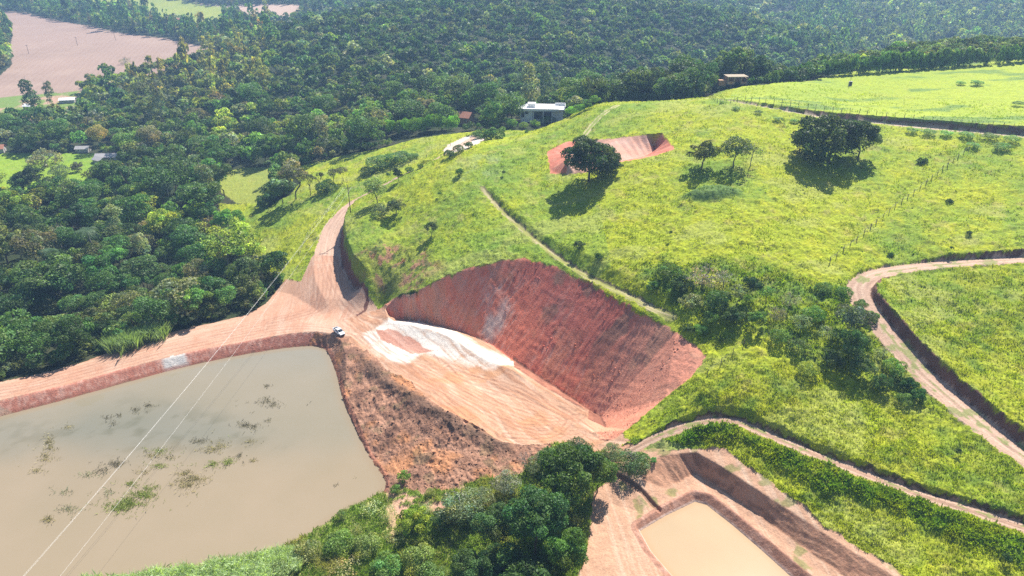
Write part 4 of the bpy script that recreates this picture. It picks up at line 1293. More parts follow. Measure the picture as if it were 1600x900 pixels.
# row of trees standing out on the left meadow
for u, v, w, h, kd, tn, lb in ((462, 312, 46, 62, 'fluffy', (.10, .10, .06), "tall greyish-brown tree on the left meadow, right of the two tall palms"), (443, 318, 34, 40, 'dense', (.05, .09, .025), "dark tree at the foot of the tall greyish-brown meadow tree"),
                               (416, 322, 36, 26, 'dense', (.055, .095, .03), "low dark tree below the two tall palms"), (486, 306, 26, 40, 'open', (.07, .075, .04), "dark twiggy tree leaning right of the greyish-brown meadow tree"), (503, 297, 13, 30, 'dense', (.06, .065, .03), "narrow dark vine-covered stump tree on the left meadow"),
                               (522, 290, 24, 32, 'open', (.08, .085, .04), "dark ragged tree standing right of the narrow stump tree"), (536, 284, 22, 28, 'open', (.10, .10, .05), "rightmost ragged brownish tree of the row on the left meadow"), (510, 300, 40, 12, 'fluffy', (.07, .12, .035), "low bushes under the ragged trees on the left meadow")):
    tree_px(u, v, w, h, kd, tn, lb, name="meadow_tree")
# bare tree
bx, by = at(822, 735)
t = empty("bare_tree", (bx, by, hz(bx, by)), 0, "leafless brown tree with spreading twigs at the left of the bottom clump", "tree")
mb = MB()
rb = random.Random(5)
def grow(p, d, ln, r0, k):
    q = p + d * ln
    mb.tube([p, (p + q) / 2 + Vector((rb.uniform(-.1, .1), rb.uniform(-.1, .1), 0)), q], [r0, r0 * .8, r0 * .6], 5)
    if k:
        for _ in range(3):
            nd_ = (d + Vector((rb.uniform(-.8, .8), rb.uniform(-.8, .8), rb.uniform(-.2, .5)))).normalized()
            grow(q, nd_, ln * .72, r0 * .6, k - 1)
grow(Vector((0, 0, -.3)), Vector((.1, 0, 1)), 1.8, .16, 5)
mb.build("branches", M_BARKP, t, True)

# shrubs on the weedy bank, bottom
WS = [(632, 752, 26, 20, 'dense', (.10, .15, .025), "round yellow-green bush at the corner of the pond"), (618, 770, 22, 16, 'dense', (.09, .13, .03), "smaller bush just below the pond-corner bush"), (536, 812, 18, 18, 'fluffy', (.09, .12, .04), "tuft-like bush standing at the water's edge"),
      (580, 800, 44, 26, 'bare', (.22, .24, .13), "pale flowering bush at the pond's edge"), (606, 812, 40, 28, 'bare', (.18, .2, .1), "second pale flowering bush on the pond's edge"), (648, 828, 60, 44, 'dense', (.13, .17, .02), "bright yellow-green rounded bush on the weedy bank"), (672, 775, 20, 14, 'fluffy', (.12, .14, .04), "low olive bush on the bare soil of the weedy bank"),
      (690, 822, 36, 32, 'dense', (.06, .10, .03), "dark bush right behind the bright yellow-green bush"), (480, 868, 50, 30, 'fluffy', (.12, .13, .05), "olive bush at the bank's left end"), (530, 858, 56, 34, 'fluffy', (.08, .125, .03), "green bush on the weedy bank near the water"), (575, 862, 50, 34, 'fluffy', (.10, .13, .04), "olive-green bush in the middle of the weedy bank"),
      (540, 895, 60, 34, 'bare', (.17, .15, .07), "brownish dry bush at the lower frame edge"), (605, 895, 56, 36, 'fluffy', (.08, .14, .04), "green leafy bush at the lower frame edge"), (655, 885, 60, 40, 'fluffy', (.10, .13, .035), "broad olive bush near the lower frame edge"), (620, 845, 44, 28, 'bare', (.19, .19, .09), "straw-coloured bush beside the yellow-green bush"),
      (665, 800, 30, 20, 'bare', (.14, .17, .09), "grey-green twiggy bush near the bare soil patch"), (555, 835, 30, 20, 'bare', (.15, .16, .07), "sparse olive bush close to the water"), (1000, 722, 34, 20, 'fluffy', (.06, .12, .03), "low green bush on the terrace corner"), (1021, 722, 14, 10, 'dense', (.08, .17, .05), "small bright bush on the bare terrace corner"),
      (675, 915, 60, 40, 'fluffy', (.07, .11, .03), "dark bush cut by the lower frame edge"), (440, 902, 50, 30, 'fluffy', (.10, .13, .05), "olive bush beside the reeds at the lower frame edge")]
for u, v, w, h, kd, tn, lb in WS:
    tn = tuple(q * 1.35 for q in tn)
    tree_px(u, v, w, h, kd, tn, lb, name="bank_shrub", cat="shrub", group="shrubs on the weedy bank", trunk=False)

# ------------------------------------------------------------------ forest
NOFOREST = [PASTURE, CLEARING, STRIP, FIELD, FIELD_EDGE, GREEN_FAR, PALE_FAR, DAM, pit_outer, FAR_CLEAR[0], FAR_CLEAR[1], PLATFORM, [(p[0], p[1]) for p in pond1_in], SPOIL, TERRACE,
            poly([(-200, 660), (0, 600), (0, 700), (-200, 800)]), poly([(545, 262), (600, 236), (700, 210), (745, 205), (760, 240), (600, 300)])]
HOUSE_XY = []
NOFOREST.append(poly([(340, 318), (415, 316), (485, 402), (484, 450), (440, 440), (400, 400), (350, 350)]))
def house_spot(u, z, dd, clear=12):
    """a place on bearing u at depth dd from the camera"""
    X, Y, Z = ray(u, 450)
    x = X * dd
    y = (dd + SP * (z - CAM_H)) / CP
    HOUSE_XY.append((x, y, clear))
    return x, y

HW = at(790, 205)                                # reference on the ridge shoulder
WHX, WHY = house_spot(846, 30, 372, 17)
RHX, RHY = house_spot(727, 26, 392, 10)
BHX, BHY = house_spot(1143, 42, 350, 12)
SHEDS = [at(165, 252), at(131, 236), at(-2, 238), at(112, 160), at(284, 33), at(108, 166), at(30, 168)]
for s_ in SHEDS:
    HOUSE_XY.append((s_[0], s_[1], 9))
HOUSE_XY.append((*at(1090, 146), 5))

BAMBOO = []
for i, u in enumerate((612, 624, 637, 650, 662, 674, 686, 698, 709)):
    x, y = at(u, 217 - i * 1.5, 3)
    BAMBOO.append((x, y))
    HOUSE_XY.append((x, y, 6))

def free(x, y):
    m = np.ones(len(x), bool)
    for p in NOFOREST:
        m &= ~inside(x, y, p)
    for hx, hy, c in HOUSE_XY:
        # clear the ground round the house and a little on the camera side
        u_ = np.hypot(x - hx, y - hy)
        m &= u_ > c
        L = math.hypot(hx, hy)
        t_ = (x * hx + y * hy) / L
        s2 = np.abs(x * hy - y * hx) / L
        m &= ~((t_ < L) & (t_ > L - c * 3.2) & (s2 < c * .95))
    D, S, T = pdist(x, y, PASTURE, True, 30)
    m &= D > 1.5
    D, S, T = pdist(x, y, DAM, True, 20)
    m &= D > 1.6
    m &= ~((np.hypot(x, y) < 175) & (x > -125))
    m &= ~((np.hypot(x, y) < 330) & (x > -20))
    m &= ~((y < 120))
    return m

def jgrid(x0, x1, y0, y1, sp, seed):
    r_ = np.random.default_rng(seed)
    gx, gy = np.meshgrid(np.arange(x0, x1, sp), np.arange(y0, y1, sp * .87))
    gx[1::2] += sp / 2
    x, y = gx.ravel() + r_.uniform(-.36, .36, gx.size) * sp, gy.ravel() + r_.uniform(-.36, .36, gx.size) * sp
    return x, y

near_x, near_y = jgrid(-330, 60, 120, 420, 9.2, 3)
far_x, far_y = jgrid(-1300, 1300, 420, 1750, 8.8, 4)
mid_x, mid_y = jgrid(-60, 620, 300, 420, 7.4, 5)
k = mid_x > 60
fx, fy = np.r_[near_x, far_x, mid_x[k]], np.r_[near_y, far_y, mid_y[k]]
nbig = len(fx)
ex, ey = jgrid(-340, 420, 120, 520, 3.8, 6)
De = np.minimum(pdist(ex, ey, PASTURE, True, 12)[0], pdist(ex, ey, DAM, True, 12)[0])
De = np.minimum(De, pdist(ex, ey, CLEARING, True, 12)[0])
eu_, ev_, ed_ = to_px(ex, ey, H(ex, ey))
kk = (De < 8) | ((eu_ > 1180) & (ed_ < 480))
ex, ey = ex[kk], ey[kk]
low = np.r_[np.zeros(nbig, bool), np.ones(len(ex), bool)]
fx, fy = np.r_[fx, ex], np.r_[fy, ey]
m = free(fx, fy)
fx, fy, low = fx[m], fy[m], low[m]
fz = H(fx, fy)
u_, v_, d_ = to_px(fx, fy, fz)
u2, v2, d2 = to_px(fx, fy, fz + 14)
m = (u_ > -120) & (u_ < 1720) & (v2 < 960) & (v_ > -12)
m &= ~((u_ > 1190) & (d_ < 470) & (v2 < 130 - (u_ - 1200) * .09 - 14) & ~low)
fx, fy, fz, u_, v_, d_, low = fx[m], fy[m], fz[m], u_[m], v_[m], d_[m], low[m]
# drop trees fully hidden behind the terrain
vis = np.ones(len(fx), bool)
for s in np.linspace(.25, .97, 34):
    hzr = CAM_H + (fz + 14 - CAM_H) * s
    vis &= H(fx * s, fy * s) < hzr + 1
fx, fy, fz, u_, v_, d_, low = fx[vis], fy[vis], fz[vis], u_[vis], v_[vis], d_[vis], low[vis]
nt_ = len(fx)
print("forest trees", nt_)
frng = np.random.default_rng(12)
big = fbm(fx, fy, 60, 3, 201)
spn = fbm(fx, fy, 35, 3, 202)
rad_ = np.clip(frng.lognormal(math.log(4.7), .36, nt_), 2.2, 10.0)
rad_ = np.where(d_ < 420, rad_ * 1.16, rad_ * np.where(u_ > 430, .88, .98))
rad_ = np.where(low, rad_ * .42, rad_)
hgt = rad_ * frng.uniform(1.5, 2.2, nt_) + np.where(low, 0, 2)
cls = frng.random(nt_)
# tints by species, patchy
tint = np.tile(np.array(DARK), (nt_, 1))
def setc(m, c):
    tint[m] = c
setc(cls + big * .8 > .48, MID)
setc(cls - spn * .9 > .80, (.085, .11, .035))
setc(cls + spn > .96, YEL)
setc(cls > .93, GRY)
setc(cls < .05, BRN)
# yellowish eucalyptus slope left of the hill
eu = (u_ > 190) & (u_ < 420) & (v_ > 75) & (v_ < 165)
setc(eu & (cls < .45), (.155, .155, .04))
setc(eu & (cls >= .45) & (cls < .75), (.11, .14, .035))
# dark central hill
hill = (u_ > 430) & (u_ < 1330) & (v_ < 175)
setc(hill & (cls < .80), (.055, .092, .028))
setc(hill & (cls >= .8) & (cls < .92), (.09, .125, .036))
rg = (u_ > 1330) & (v_ < 100)
setc(rg & (cls < .6), (.075, .10, .035))
tint = tint * np.clip(frng.normal(1, .26, (nt_, 1)), .5, 1.8) * frng.normal(1, .06, (nt_, 3))
tallm = ((u_ < 420) & (v_ < 75) & (cls < .5)) | (eu & (cls < .25)) | ((u_ > 1240) & (cls < .25) & (d_ > 620))
tint[(u_ > 1180) & (v_ < 115)] *= 1.25  # far upper right woods tinted lighter, haze put into the leaf colour
order = np.argsort(d_)
# the largest crowns in the picture stand as single trees
app = (~low) * rad_ / d_ * ((u_ > -30) & (u_ < 1630) & (v_ - hgt * FPX / d_ < 905))
single = np.argsort(-app)[:262]
smask = np.zeros(nt_, bool)
smask[single] = True
kn = ['dense', 'fluffy', 'open']
for i in single:
    x, y = float(fx[i]), float(fy[i])
    c = tint[i]
    g_, r_g = c[1], c[0] / c[1]
    tone = "yellow-green" if r_g > .72 and g_ > .12 else ("brownish" if r_g > .95 else ("grey-green" if c[2] / g_ > .45 else ("dark green" if g_ < .085 else "mid green")))
    kd = 'fluffy' if cls[i] < .40 else ('dense' if cls[i] < .78 else ('open' if cls[i] < .9 else ('bare' if cls[i] < .96 else 'tall')))
    shape = {'dense': "dome-crowned", 'fluffy': "many-lobed", 'open': "open-crowned", 'bare': "thin twiggy", 'tall': "narrow tall"}[kd]
    if kd == 'tall':
        hgt[i] *= 1.4
        rad_[i] *= .8
    size = "broad" if rad_[i] > 6.6 else ("small" if rad_[i] < 4.6 else "middling")
    u, v = u_[i], v_[i]
    if v > 500 - .2 * max(u - 100, 0) * 1 and u < 460 and d_[i] < 262:
        loc = "behind the dam road" if u < 300 else "by the road junction"
    elif u < 130:
        loc = "at the left edge" if v > 300 else "beside the green clearing"
    elif u > 420:
        loc = "by the left meadow"
    elif v < 320:
        loc = "beyond the green clearing" if u > 230 else "below the green clearing"
    else:
        loc = "deep in the forest" if u < 300 else "left of the junction"
    tree(x, y, float(rad_[i]), float(hgt[i]), kd, tuple(float(q) for q in c), f"{size} {tone} {shape} tree {loc}", name="forest_tree", group="valley forest trees", z=float(fz[i]), trunk=True, squash=random.uniform(.85, 1.2))

# the rest of the woods as one mass
LOD = {}
for n_, leaf in ((420, .24), (170, .36), (80, .50)):
    LOD[n_] = [crown_arrays(300 + n_ + i, n_, nl=14 if n_ > 200 else 9, leaf=leaf, gap=.3, ragged=.1) for i in range(5)]
    LOD[-n_] = [crown_arrays(400 + n_ + i, n_, nl=12, leaf=leaf, shape='tall', gap=.3, ragged=.15) for i in range(3)]
VV, TT = [], []
rest = np.nonzero(~smask)[0]
for i in rest:
    n_ = 420 if d_[i] < 480 else (170 if d_[i] < 800 else 80)
    src = random.choice(LOD[-n_ if tallm[i] else n_])
    a = random.uniform(0, 6.28)
    ca_, sa_ = math.cos(a), math.sin(a)
    V = src[0]
    r, h = rad_[i], hgt[i]
    if tallm[i]:
        h = h * 1.45
        r *= .8
        sz, cz = h * .4, h * .55
    else:
        sz = r * random.uniform(.95, 1.25)
        cz = h - sz * .9
    VV.append(np.c_[(V[:, 0] * ca_ - V[:, 1] * sa_) * r + fx[i], (V[:, 0] * sa_ + V[:, 1] * ca_) * r + fy[i], V[:, 2] * sz + fz[i] + cz].astype(np.float32))
    TT.append((src[2] * tint[i] * 1.75).astype(np.float32))
VV, TT = np.concatenate(VV), np.concatenate(TT)
print("mass quads", len(VV) // 4)
me = fast_mesh("forest", VV, np.arange(len(VV)).reshape(-1, 4), TT, M_LEAFS)
tag(link("forest", me), "dense forest covering the far hills and valley", "forest", None, "stuff")

# ------------------------------------------------------------------ special trees, palms, bamboo, hedge
for u, v, w, h, kd, tn, lb, sq in ((58, 186, 42, 62, 'tall', (.05, .085, .04), "tall dark lopsided tree standing in front of the ploughed field", 1), (84, 172, 22, 44, 'tall', (.09, .11, .06), "thin tall pale-trunked tree right of the dark lopsided tree before the ploughed field", 1),
                                (158, 236, 34, 46, 'fluffy', (.22, .19, .07), "orange-olive tree above the grey farm roofs", 1.1), (70, 258, 58, 32, 'open', (.16, .16, .10), "greyish wide tree throwing a shadow on the green clearing", 1),
                                (196, 100, 22, 14, 'bare', (.16, .16, .13), "grey bare-looking tree at the lower edge of the ploughed field", 1), (225, 245, 40, 34, 'dense', (.10, .11, .075), "dome-shaped greyish tree right of the farm roofs", 1),
                                (122, 268, 22, 18, 'dense', (.10, .09, .06), "small brownish round tree at the right end of the green clearing", 1), (95, 276, 34, 24, 'fluffy', (.13, .17, .07), "grey-green tree on the lower edge of the green clearing", 1),
                                (180, 500, 66, 50, 'fluffy', (.16, .20, .05), "broad yellow-green tree with a bare grey flank behind the dam road", 1)):
    tree_px(u, v, w, h, kd, tn, lb, name="valley_tree", squash=sq)

def frond_mesh(seed):
    r_ = random.Random(seed)
    V, F = [], []
    for i in range(16):
        a = 2 * math.pi * i / 16 + r_.uniform(-.15, .15)
        up = r_.uniform(.1, .9)
        p0 = None
        for k in range(7):
            t = k / 6
            rr_ = 2.9 * t * (1 - .15 * t)
            z = up * 1.6 * t - (1.2 + 1.6 * (1 - up)) * t * t
            p = Vector((math.cos(a) * rr_, math.sin(a) * rr_, z))
            if p0 is not None:
                s = Vector((-math.sin(a), math.cos(a), 0)) * (.75 * math.sin(math.pi * min(t * .9 + .1, 1)) + .06)
                dn = Vector((0, 0, -.45 * t))
                for sg in (-1, 1):
                    for q in range(3):
                        b = p0.lerp(p, q / 3)
                        b2 = p0.lerp(p, q / 3 + .22)
                        e = b + s * sg + dn + (p - p0) * .5
                        n = len(V)
                        V += [b, b2, e + (b2 - b) * .3, e]
                        F.append((n, n + 1, n + 2, n + 3))
            p0 = p
    V = np.array([tuple(v) for v in V])
    return fast_mesh("palm_fronds", V, np.array(F), np.ones((len(V), 3)) * np.repeat(np.random.default_rng(seed).normal(1, .15, (len(V) // 4, 1)), 4, 0), M_LEAF)

FR = [frond_mesh(i) for i in range(2)]
PT = MB()
PT.tube([(0, 0, -.5), (.1, 0, .4), (.05, .05, 1)], [.02, .017, .013], 8)
PTM = PT.mesh("palm_trunk", M_BARKP, True)
for u, v, h, s, tn, lb in ((150, 418, 17, 2.1, (.085, .14, .065), "large feather palm rising out of the near valley forest"), (268, 332, 15, 1.8, (.085, .14, .06), "feather palm in the middle of the valley forest"), (423, 284, 11, .95, (.11, .17, .05), "left tall palm with bare trunk beside the meadow"),
                          (430, 285, 9.5, .85, (.10, .16, .05), "right shorter palm with bare trunk beside the meadow"), (312, 276, 12, 1.3, (.12, .18, .07), "pale feather palm near the yellow grass strip"), (92, 440, 14, 1.6, (.08, .14, .06), "smaller feather palm left of the large palm")):
    x, y = at(u, v)
    t = empty("palm_tree", (x, y, hz(x, y)), random.uniform(0, 6), lb, "palm tree")
    c_ = link("fronds", random.choice(FR), t, (.05 * h * .05, 0, h))
    c_.scale = (s, s, s)
    c_.color = (*tn, 1)
    k_ = link("trunk", PTM, t)
    k_.scale = (h * .9, h * .9, h)

for x, y in BAMBOO:
    tree(x, y, 3.9, random.uniform(10, 12.5), 'fluffy', jit((.12, .22, .03), .08), "bright green feathery bamboo clump left of the tiled house", name="bamboo_clump", cat="bamboo", group="row of bamboo clumps", squash=1.7, trunk=False)

def hedge(name, px0, px1, w, h, tn, label, seed):
    a, b = at(px0[0], px0[1] + 1), at(px1[0], px1[1] + 1)
    L = math.dist(a, b)
    n_ = max(2, int(L / 2.2))
    r_ = np.random.default_rng(seed)
    VV_, TT_ = [], []
    x0, y0 = a
    z0 = hz(*a)
    for i in range(n_ + 1):
        t_ = i / n_
        x, y = a[0] + (b[0] - a[0]) * t_, a[1] + (b[1] - a[1]) * t_
        V, F, T = crown_arrays(int(r_.integers(1e6)), 420, nl=9, leaf=.22, gap=.2)
        s = w / 2 * r_.uniform(.9, 1.15)
        hh = h * 1.5 * r_.uniform(.92, 1.1)
        VV_.append(np.c_[V[:, 0] * s + x - x0, V[:, 1] * s + y - y0, (V[:, 2] + .38) * hh + hz(x, y) - z0])
        TT_.append(T)
    V, T = np.concatenate(VV_), np.concatenate(TT_)
    me = fast_mesh(name, V, np.arange(len(V)).reshape(-1, 4), T, M_LEAF)
    o = link(name, me, None, (x0, y0, z0))
    o.color = (*tn, 1)
    tag(o, label, "hedge", "clipped tree hedge along the upper meadow")

HT = (.10, .19, .045)
for i, (p, q, h, lb) in enumerate((((1208, 129), (1243, 123), 3.6, "lowest dark green hedge block at the left end of the hedge line"), ((1250, 122), (1300, 118), 4.4, "second hedge block, just left of the thin meadow pole"), ((1304, 117.5), (1349, 113.5), 4.8, "hedge block directly behind the thin meadow pole"),
                                   ((1354, 113), (1384, 111), 4.8, "short hedge block right of the thin meadow pole"), ((1388, 110.5), (1446, 106.5), 5.2, "long hedge block in the middle of the hedge line"), ((1448, 106), (1512, 101.5), 5.2, "long hedge block just left of the ragged gap"),
                                   ((1521, 101), (1543, 99.5), 4.6, "single short hedge block between two ragged gaps"), ((1560, 98), (1625, 93), 5.6, "tallest hedge block at the right picture edge"))):
    hedge("hedge", p, q, 5.2, h, jit(HT, .05), lb, 500 + i)
for u, v, w, h, lb in ((1515, 101, 12, 10, "ragged pale bush in the gap left of the single short hedge block"), (1552, 99, 16, 12, "ragged pale bush in the gap right of the single short hedge block")):
    tree_px(u, v, w, h, 'bare', (.15, .19, .08), lb, name="shrub", cat="shrub", trunk=False)
for u, v, w, h in ((1215, 190, 18, 7), (1240, 192, 16, 7), (1262, 195, 20, 8), (1425, 208, 22, 9), (1450, 212, 26, 10), (1478, 213, 22, 9), (1510, 216, 26, 10), (1545, 219, 28, 10), (1580, 223, 28, 11), (1565, 235, 30, 11), (1520, 232, 24, 8),
                   (1525, 134, 22, 5), (1500, 133, 16, 4), (1590, 166, 20, 7), (1185, 178, 14, 6), (1150, 172, 14, 5), (1128, 162, 10, 5)):
    tree_px(u, v, w, h, 'fluffy', jit((.11, .19, .05)), "low leafy green bush by the upper track", name="track_bush", cat="bush", group="bushes along the upper meadow track", trunk=False, squash=.5)

# ------------------------------------------------------------------ houses
t = empty("white_house", (WHX, WHY, 32.6), R(-4), "modern white flat-roofed house just behind the ridge shrubs", "house")
m_ = MB(); m_.box(-11, -4.6, -4.5, 4.5, -4, 5.2); m_.box(-4.6, 10.5, -1.0, 7.5, -4, 4.9); m_.box(6.0, 11.5, -3.2, 4.5, -1, 5.0)
m_.build("wall", M_WHITE, t)
m_ = MB(); m_.box(-12.2, 9, -6, 8.2, 5.2, 6.0); m_.box(7, 12.5, -4.2, 5.2, 5.1, 5.9)
r_ = m_.build("roof", M_WHITE, t)
m_ = MB(); m_.box(-12.2, -12, -6, 8.2, 6.0, 6.5); m_.box(-12, 9, -6, -5.8, 6.0, 6.4); m_.box(7, 12.5, 5.0, 5.2, 5.9, 7.4); m_.box(12.3, 12.5, -4.2, 5.0, 5.9, 7.2)
m_.build("parapet", M_WHITE, r_)
m_ = MB(); m_.box(-7.5, -3.2, -1, 3, 6.0, 8.0)
m_.build("water_tank_room", M_WHITE, r_)
for x0, x1, z0, z1 in ((-10.6, -9.2, 1.6, 4.2), (-8.6, -6.9, 3.4, 4.5)):
    f_ = MB(); f_.box(x0 - .12, x1 + .12, -4.58, -4.503, z0 - .12, z1 + .12); f_ = f_.build("window", M_GREY, t)
    g_ = MB(); g_.box(x0, x1, -4.62, -4.584, z0, z1); g_.build("pane", M_GLASS, f_)
f_ = MB(); f_.box(-4.4, 5.6, -1.08, -1.003, 0, 4.4); f_ = f_.build("glass_front", M_GLASS, t)
m_ = MB(); [m_.box(x, x + .1, -1.14, -1.085, 0, 4.4) for x in (-4.4, -2, .5, 3, 5.5)]; m_.build("frame", M_GREY, f_)
for x in (-4.2, .8, 5.4):
    m_ = MB(); m_.box(x, x + .35, -5.6, -5.25, -3, 5.197); m_.build("column", M_WHITE, t)

def gable(name, x, y, z, rz, L, Wd, h, rh, roofm, wallm, label, cat="house", chim=False, windows=2):
    t = empty(name, (x, y, z), rz, label, cat)
    m_ = MB()
    m_.prism([(-Wd / 2, -1), (Wd / 2, -1), (Wd / 2, h), (0, h + rh - .12), (-Wd / 2, h)], -L / 2, L / 2)
    m_.build("wall", wallm, t)
    e = .5
    k = rh / (Wd / 2)
    m_ = MB()
    for s in (-1, 1):
        m_.prism([(0, h + rh), (s * (Wd / 2 + e), h - e * k), (s * (Wd / 2 + e), h - e * k + .14), (0, h + rh + .16)][::s], -L / 2 - e, L / 2 + e)
    m_.build("roof", roofm, t)
    for i in range(windows):
        xx = -L / 2 + L * (i + .5) / windows
        f_ = MB(); f_.box(xx - .7, xx + .7, -Wd / 2 - .06, -Wd / 2 - .003, 1.0, 2.3); f_ = f_.build("window", M_WHITE, t)
        g_ = MB(); g_.box(xx - .55, xx + .55, -Wd / 2 - .1, -Wd / 2 - .063, 1.15, 2.15); g_.build("pane", M_GLASS, f_)
    d_ = MB(); d_.box(L / 2 + .003, L / 2 + .06, -.5, .5, 0, 2.1); d_.build("door", M_WOOD, t)
    return t

gable("tiled_house", RHX, RHY, 26, R(-25), 8, 7, 3.2, 2.4, M_ROOFT, M_BRICK, "small house with a pinkish clay-tile roof among trees right of the bamboo")
sx_, sy_ = at(170, 250); gable("farm_shed", sx_, sy_, hz(sx_, sy_), R(6), 13, 6, 2.6, 1.5, M_GREY, M_CONC, "right grey-roofed farm shed, the largest roof at the green clearing", "shed")
sx_, sy_ = at(157, 254); gable("farm_shed", sx_, sy_, hz(sx_, sy_), R(-30), 7, 5, 2.2, 1.3, M_GREY, M_CONC, "small grey roof touching the front of the largest farm shed", "shed")
sx_, sy_ = at(131, 237); gable("farm_shed", sx_, sy_, hz(sx_, sy_), R(4), 7.5, 4.5, 2.4, 1.2, M_GREY, M_CONC, "pale narrow shed roof just left of and behind the largest farm shed", "shed")
sx_, sy_ = at(-3, 238); gable("farmhouse", sx_, sy_, hz(sx_, sy_), R(20), 8, 6, 2.8, 1.8, M_ROOFT, M_CONC, "reddish roof cut by the left picture edge beside the green clearing")
sx_, sy_ = at(284, 34); gable("far_house", sx_, sy_, hz(sx_, sy_), R(10), 12, 8, 3, 2, M_ROOFT, M_WHITE, "tiny house with pale red roof at the far green field")
sx_, sy_ = at(-1, 44); gable("hill_house", sx_, sy_, hz(sx_, sy_), R(50), 14, 10, 4, 4, M_ROOFT, M_WHITE, "house with pale pink roof cut by the upper left picture edge")
sx_, sy_ = at(107, 160); gable("yard_building", sx_, sy_, hz(sx_, sy_), R(12), 11, 6, 2.5, 1.2, M_WHITE, M_CONC, "long whitish low building below the ploughed field", "shed")
sx_, sy_ = at(46, 170); gable("yard_building", sx_, sy_, hz(sx_, sy_), R(-8), 6, 5, 2.5, 1.2, M_WHITE, M_CONC, "small whitish roof under the tall dark lopsided tree", "shed")
sx_, sy_ = at(155, 9); gable("far_house", sx_, sy_, hz(sx_, sy_), R(5), 14, 7, 3, 2, M_ROOFT, M_WHITE, "tiny pinkish roof at the left end of the far green field")
sx_, sy_ = at(1090, 145); gable("garden_hut", sx_, sy_, hz(sx_, sy_), R(15), 3.2, 2.6, 2.6, .7, M_GREY, M_CONC, "tiny grey hut on the ridge left of the unfinished brick house", "hut", windows=1)

t = empty("unfinished_house", (BHX, BHY, 54.5), R(3), "unfinished brick house with concrete roof slab behind the ridge", "house")
m_ = MB()
for x in (-5, -1.8, 1.6, 4.6): m_.box(x, x + .4, -3, -2.6, 0, 3.4)
m_.box(-5.2, 5.2, -3.3, 3.6, 3.4, 3.7)
m_.build("concrete_frame", M_TAN, t)
m_ = MB(); m_.box(-5, 5, 3, 3.3, 0, 3.397); m_.box(-5, -4.7, -2.597, 2.997, 0, 3.397); m_.box(-8.5, -5.003, -1, 2, -1, 1.6); m_.box(-4.55, -1.85, -2.9, -2.7, 0, 1.3); m_.box(2.05, 4.55, -2.9, -2.7, 0, 1.1); m_.box(4.9, 5.1, -2.5, 2.9, -1, 2.6)
m_.build("brick_wall", M_BRICK, t)

# meadow pole with cabinet
x, y = at(1328, 134)
t = empty("meter_pole", (x, y, hz(x, y)), 0, "thin pole with a dark meter cabinet alone on the upper meadow", "pole")
m_ = MB(); m_.tube([(0, .5, -.5), (0, .5, 6.2)], [.11, .07], 8); m_.build("post", M_WOOD, t, True)
m_ = MB(); m_.box(-.75, .75, -.35, .35, -.3, 1.9, .04); m_.box(-.85, .85, -.42, .42, 1.9, 2.02); m_.build("cabinet", M_GREY, t)
m_ = MB(); m_.box(-.6, .6, -.39, -.355, .2, 1.7); m_.build("cabinet_door", M_BLACK, t)
m_ = MB(); m_.tube([(-.5, .5, 5.9), (.5, .5, 5.9)], [.05, .05], 6); m_.build("crossarm", M_WOOD, t)
# field poles
for u, v, lb in ((45, 84, "thin leaning pole near the left side of the ploughed field"), (121, 71, "thin pole in the middle of the ploughed field"), (181, 63, "thin pole on the right part of the ploughed field")):
    x, y = at(u, v)
    m_ = MB(); m_.tube([(0, 0, -1), (random.uniform(-.6, .6), 0, 9)], [.22, .15], 7); m_.box(-1.2, 1.2, -.12, .12, 8.2, 8.45)
    tag(m_.build("field_pole", M_WOOD, None, False, (x, y, hz(x, y))), lb, "pole")

# ------------------------------------------------------------------ utility pole and wires
px_, py_ = at(548, 333)
pz_ = hz(px_, py_)
PH = 11.8
def insul(m_, x, y, z):
    m_.tube([(x, y, z), (x, y, z + .12), (x, y, z + .2), (x, y, z + .34)], [.04, .1, .06, .09], 8)
t = empty("utility_pole", (px_, py_, pz_), R(6), "tall wooden utility pole with crossarm beside the narrow dirt road", "utility pole")
m_ = MB(); m_.tube([(0, 0, -1.2), (0, 0, PH * .5), (0, 0, PH)], [.2, .17, .13], 10); m_.build("pole", M_WOOD, t, True)
m_ = MB(); m_.box(-1.65, 1.65, -.24, -.12, PH - 1.25, PH - 1.08); m_.tube([(-.9, -.2, PH - 1.2), (0, -.16, PH - 1.9)], .035, 5); m_.tube([(.9, -.2, PH - 1.2), (0, -.16, PH - 1.9)], .035, 5)
m_.build("crossarm", M_WOOD, t)
for x in (-1.5, -.8, 1.5):
    m_ = MB(); insul(m_, x, -.18, PH - 1.08); m_.build("insulator", M_PORC, t, True)
# the next structure on the line stands outside the frame
hx, hy = -92.0, 44.0
hz0 = hz(hx, hy)
t2 = empty("double_pole", (hx, hy, hz0), 0, "double wooden pole carrying the far end of the power line", "utility pole")
for x in (-4, 3):
    m_ = MB(); m_.tube([(x, 0, -1), (x, 0, 12.5)], [.2, .14], 8); m_.build("pole", M_WOOD, t2, True)
m_ = MB(); m_.box(-6.4, 4.2, -.2, -.05, 11.6, 11.85); m_.build("crossarm", M_WOOD, t2)
PM = Matrix.Rotation(R(6), 4, 'Z')
for i, (a, bx_, sag, lb) in enumerate(((-1.5, -5.9, 4.2, "leftmost pale wire of the pair crossing the pond"), (-.8, -5.3, 3.6, "second pale wire of the close pair crossing the pond"), (1.5, 2.4, 3.8, "single right-hand pale wire crossing the pond"))):
    s = Vector((px_, py_, pz_)) + PM @ Vector((a, -.18, PH - .74))
    e = Vector((hx + bx_, hy - .12, hz0 + 11.87))
    pts = [s.lerp(e, k / 60) - Vector((0, 0, 4 * sag * (k / 60) * (1 - k / 60))) for k in range(61)]
    m_ = MB(); m_.tube([tuple(p) for p in pts], .017, 5)
    tag(m_.build("power_cable", M_WIRE, None, True), lb, "power line")

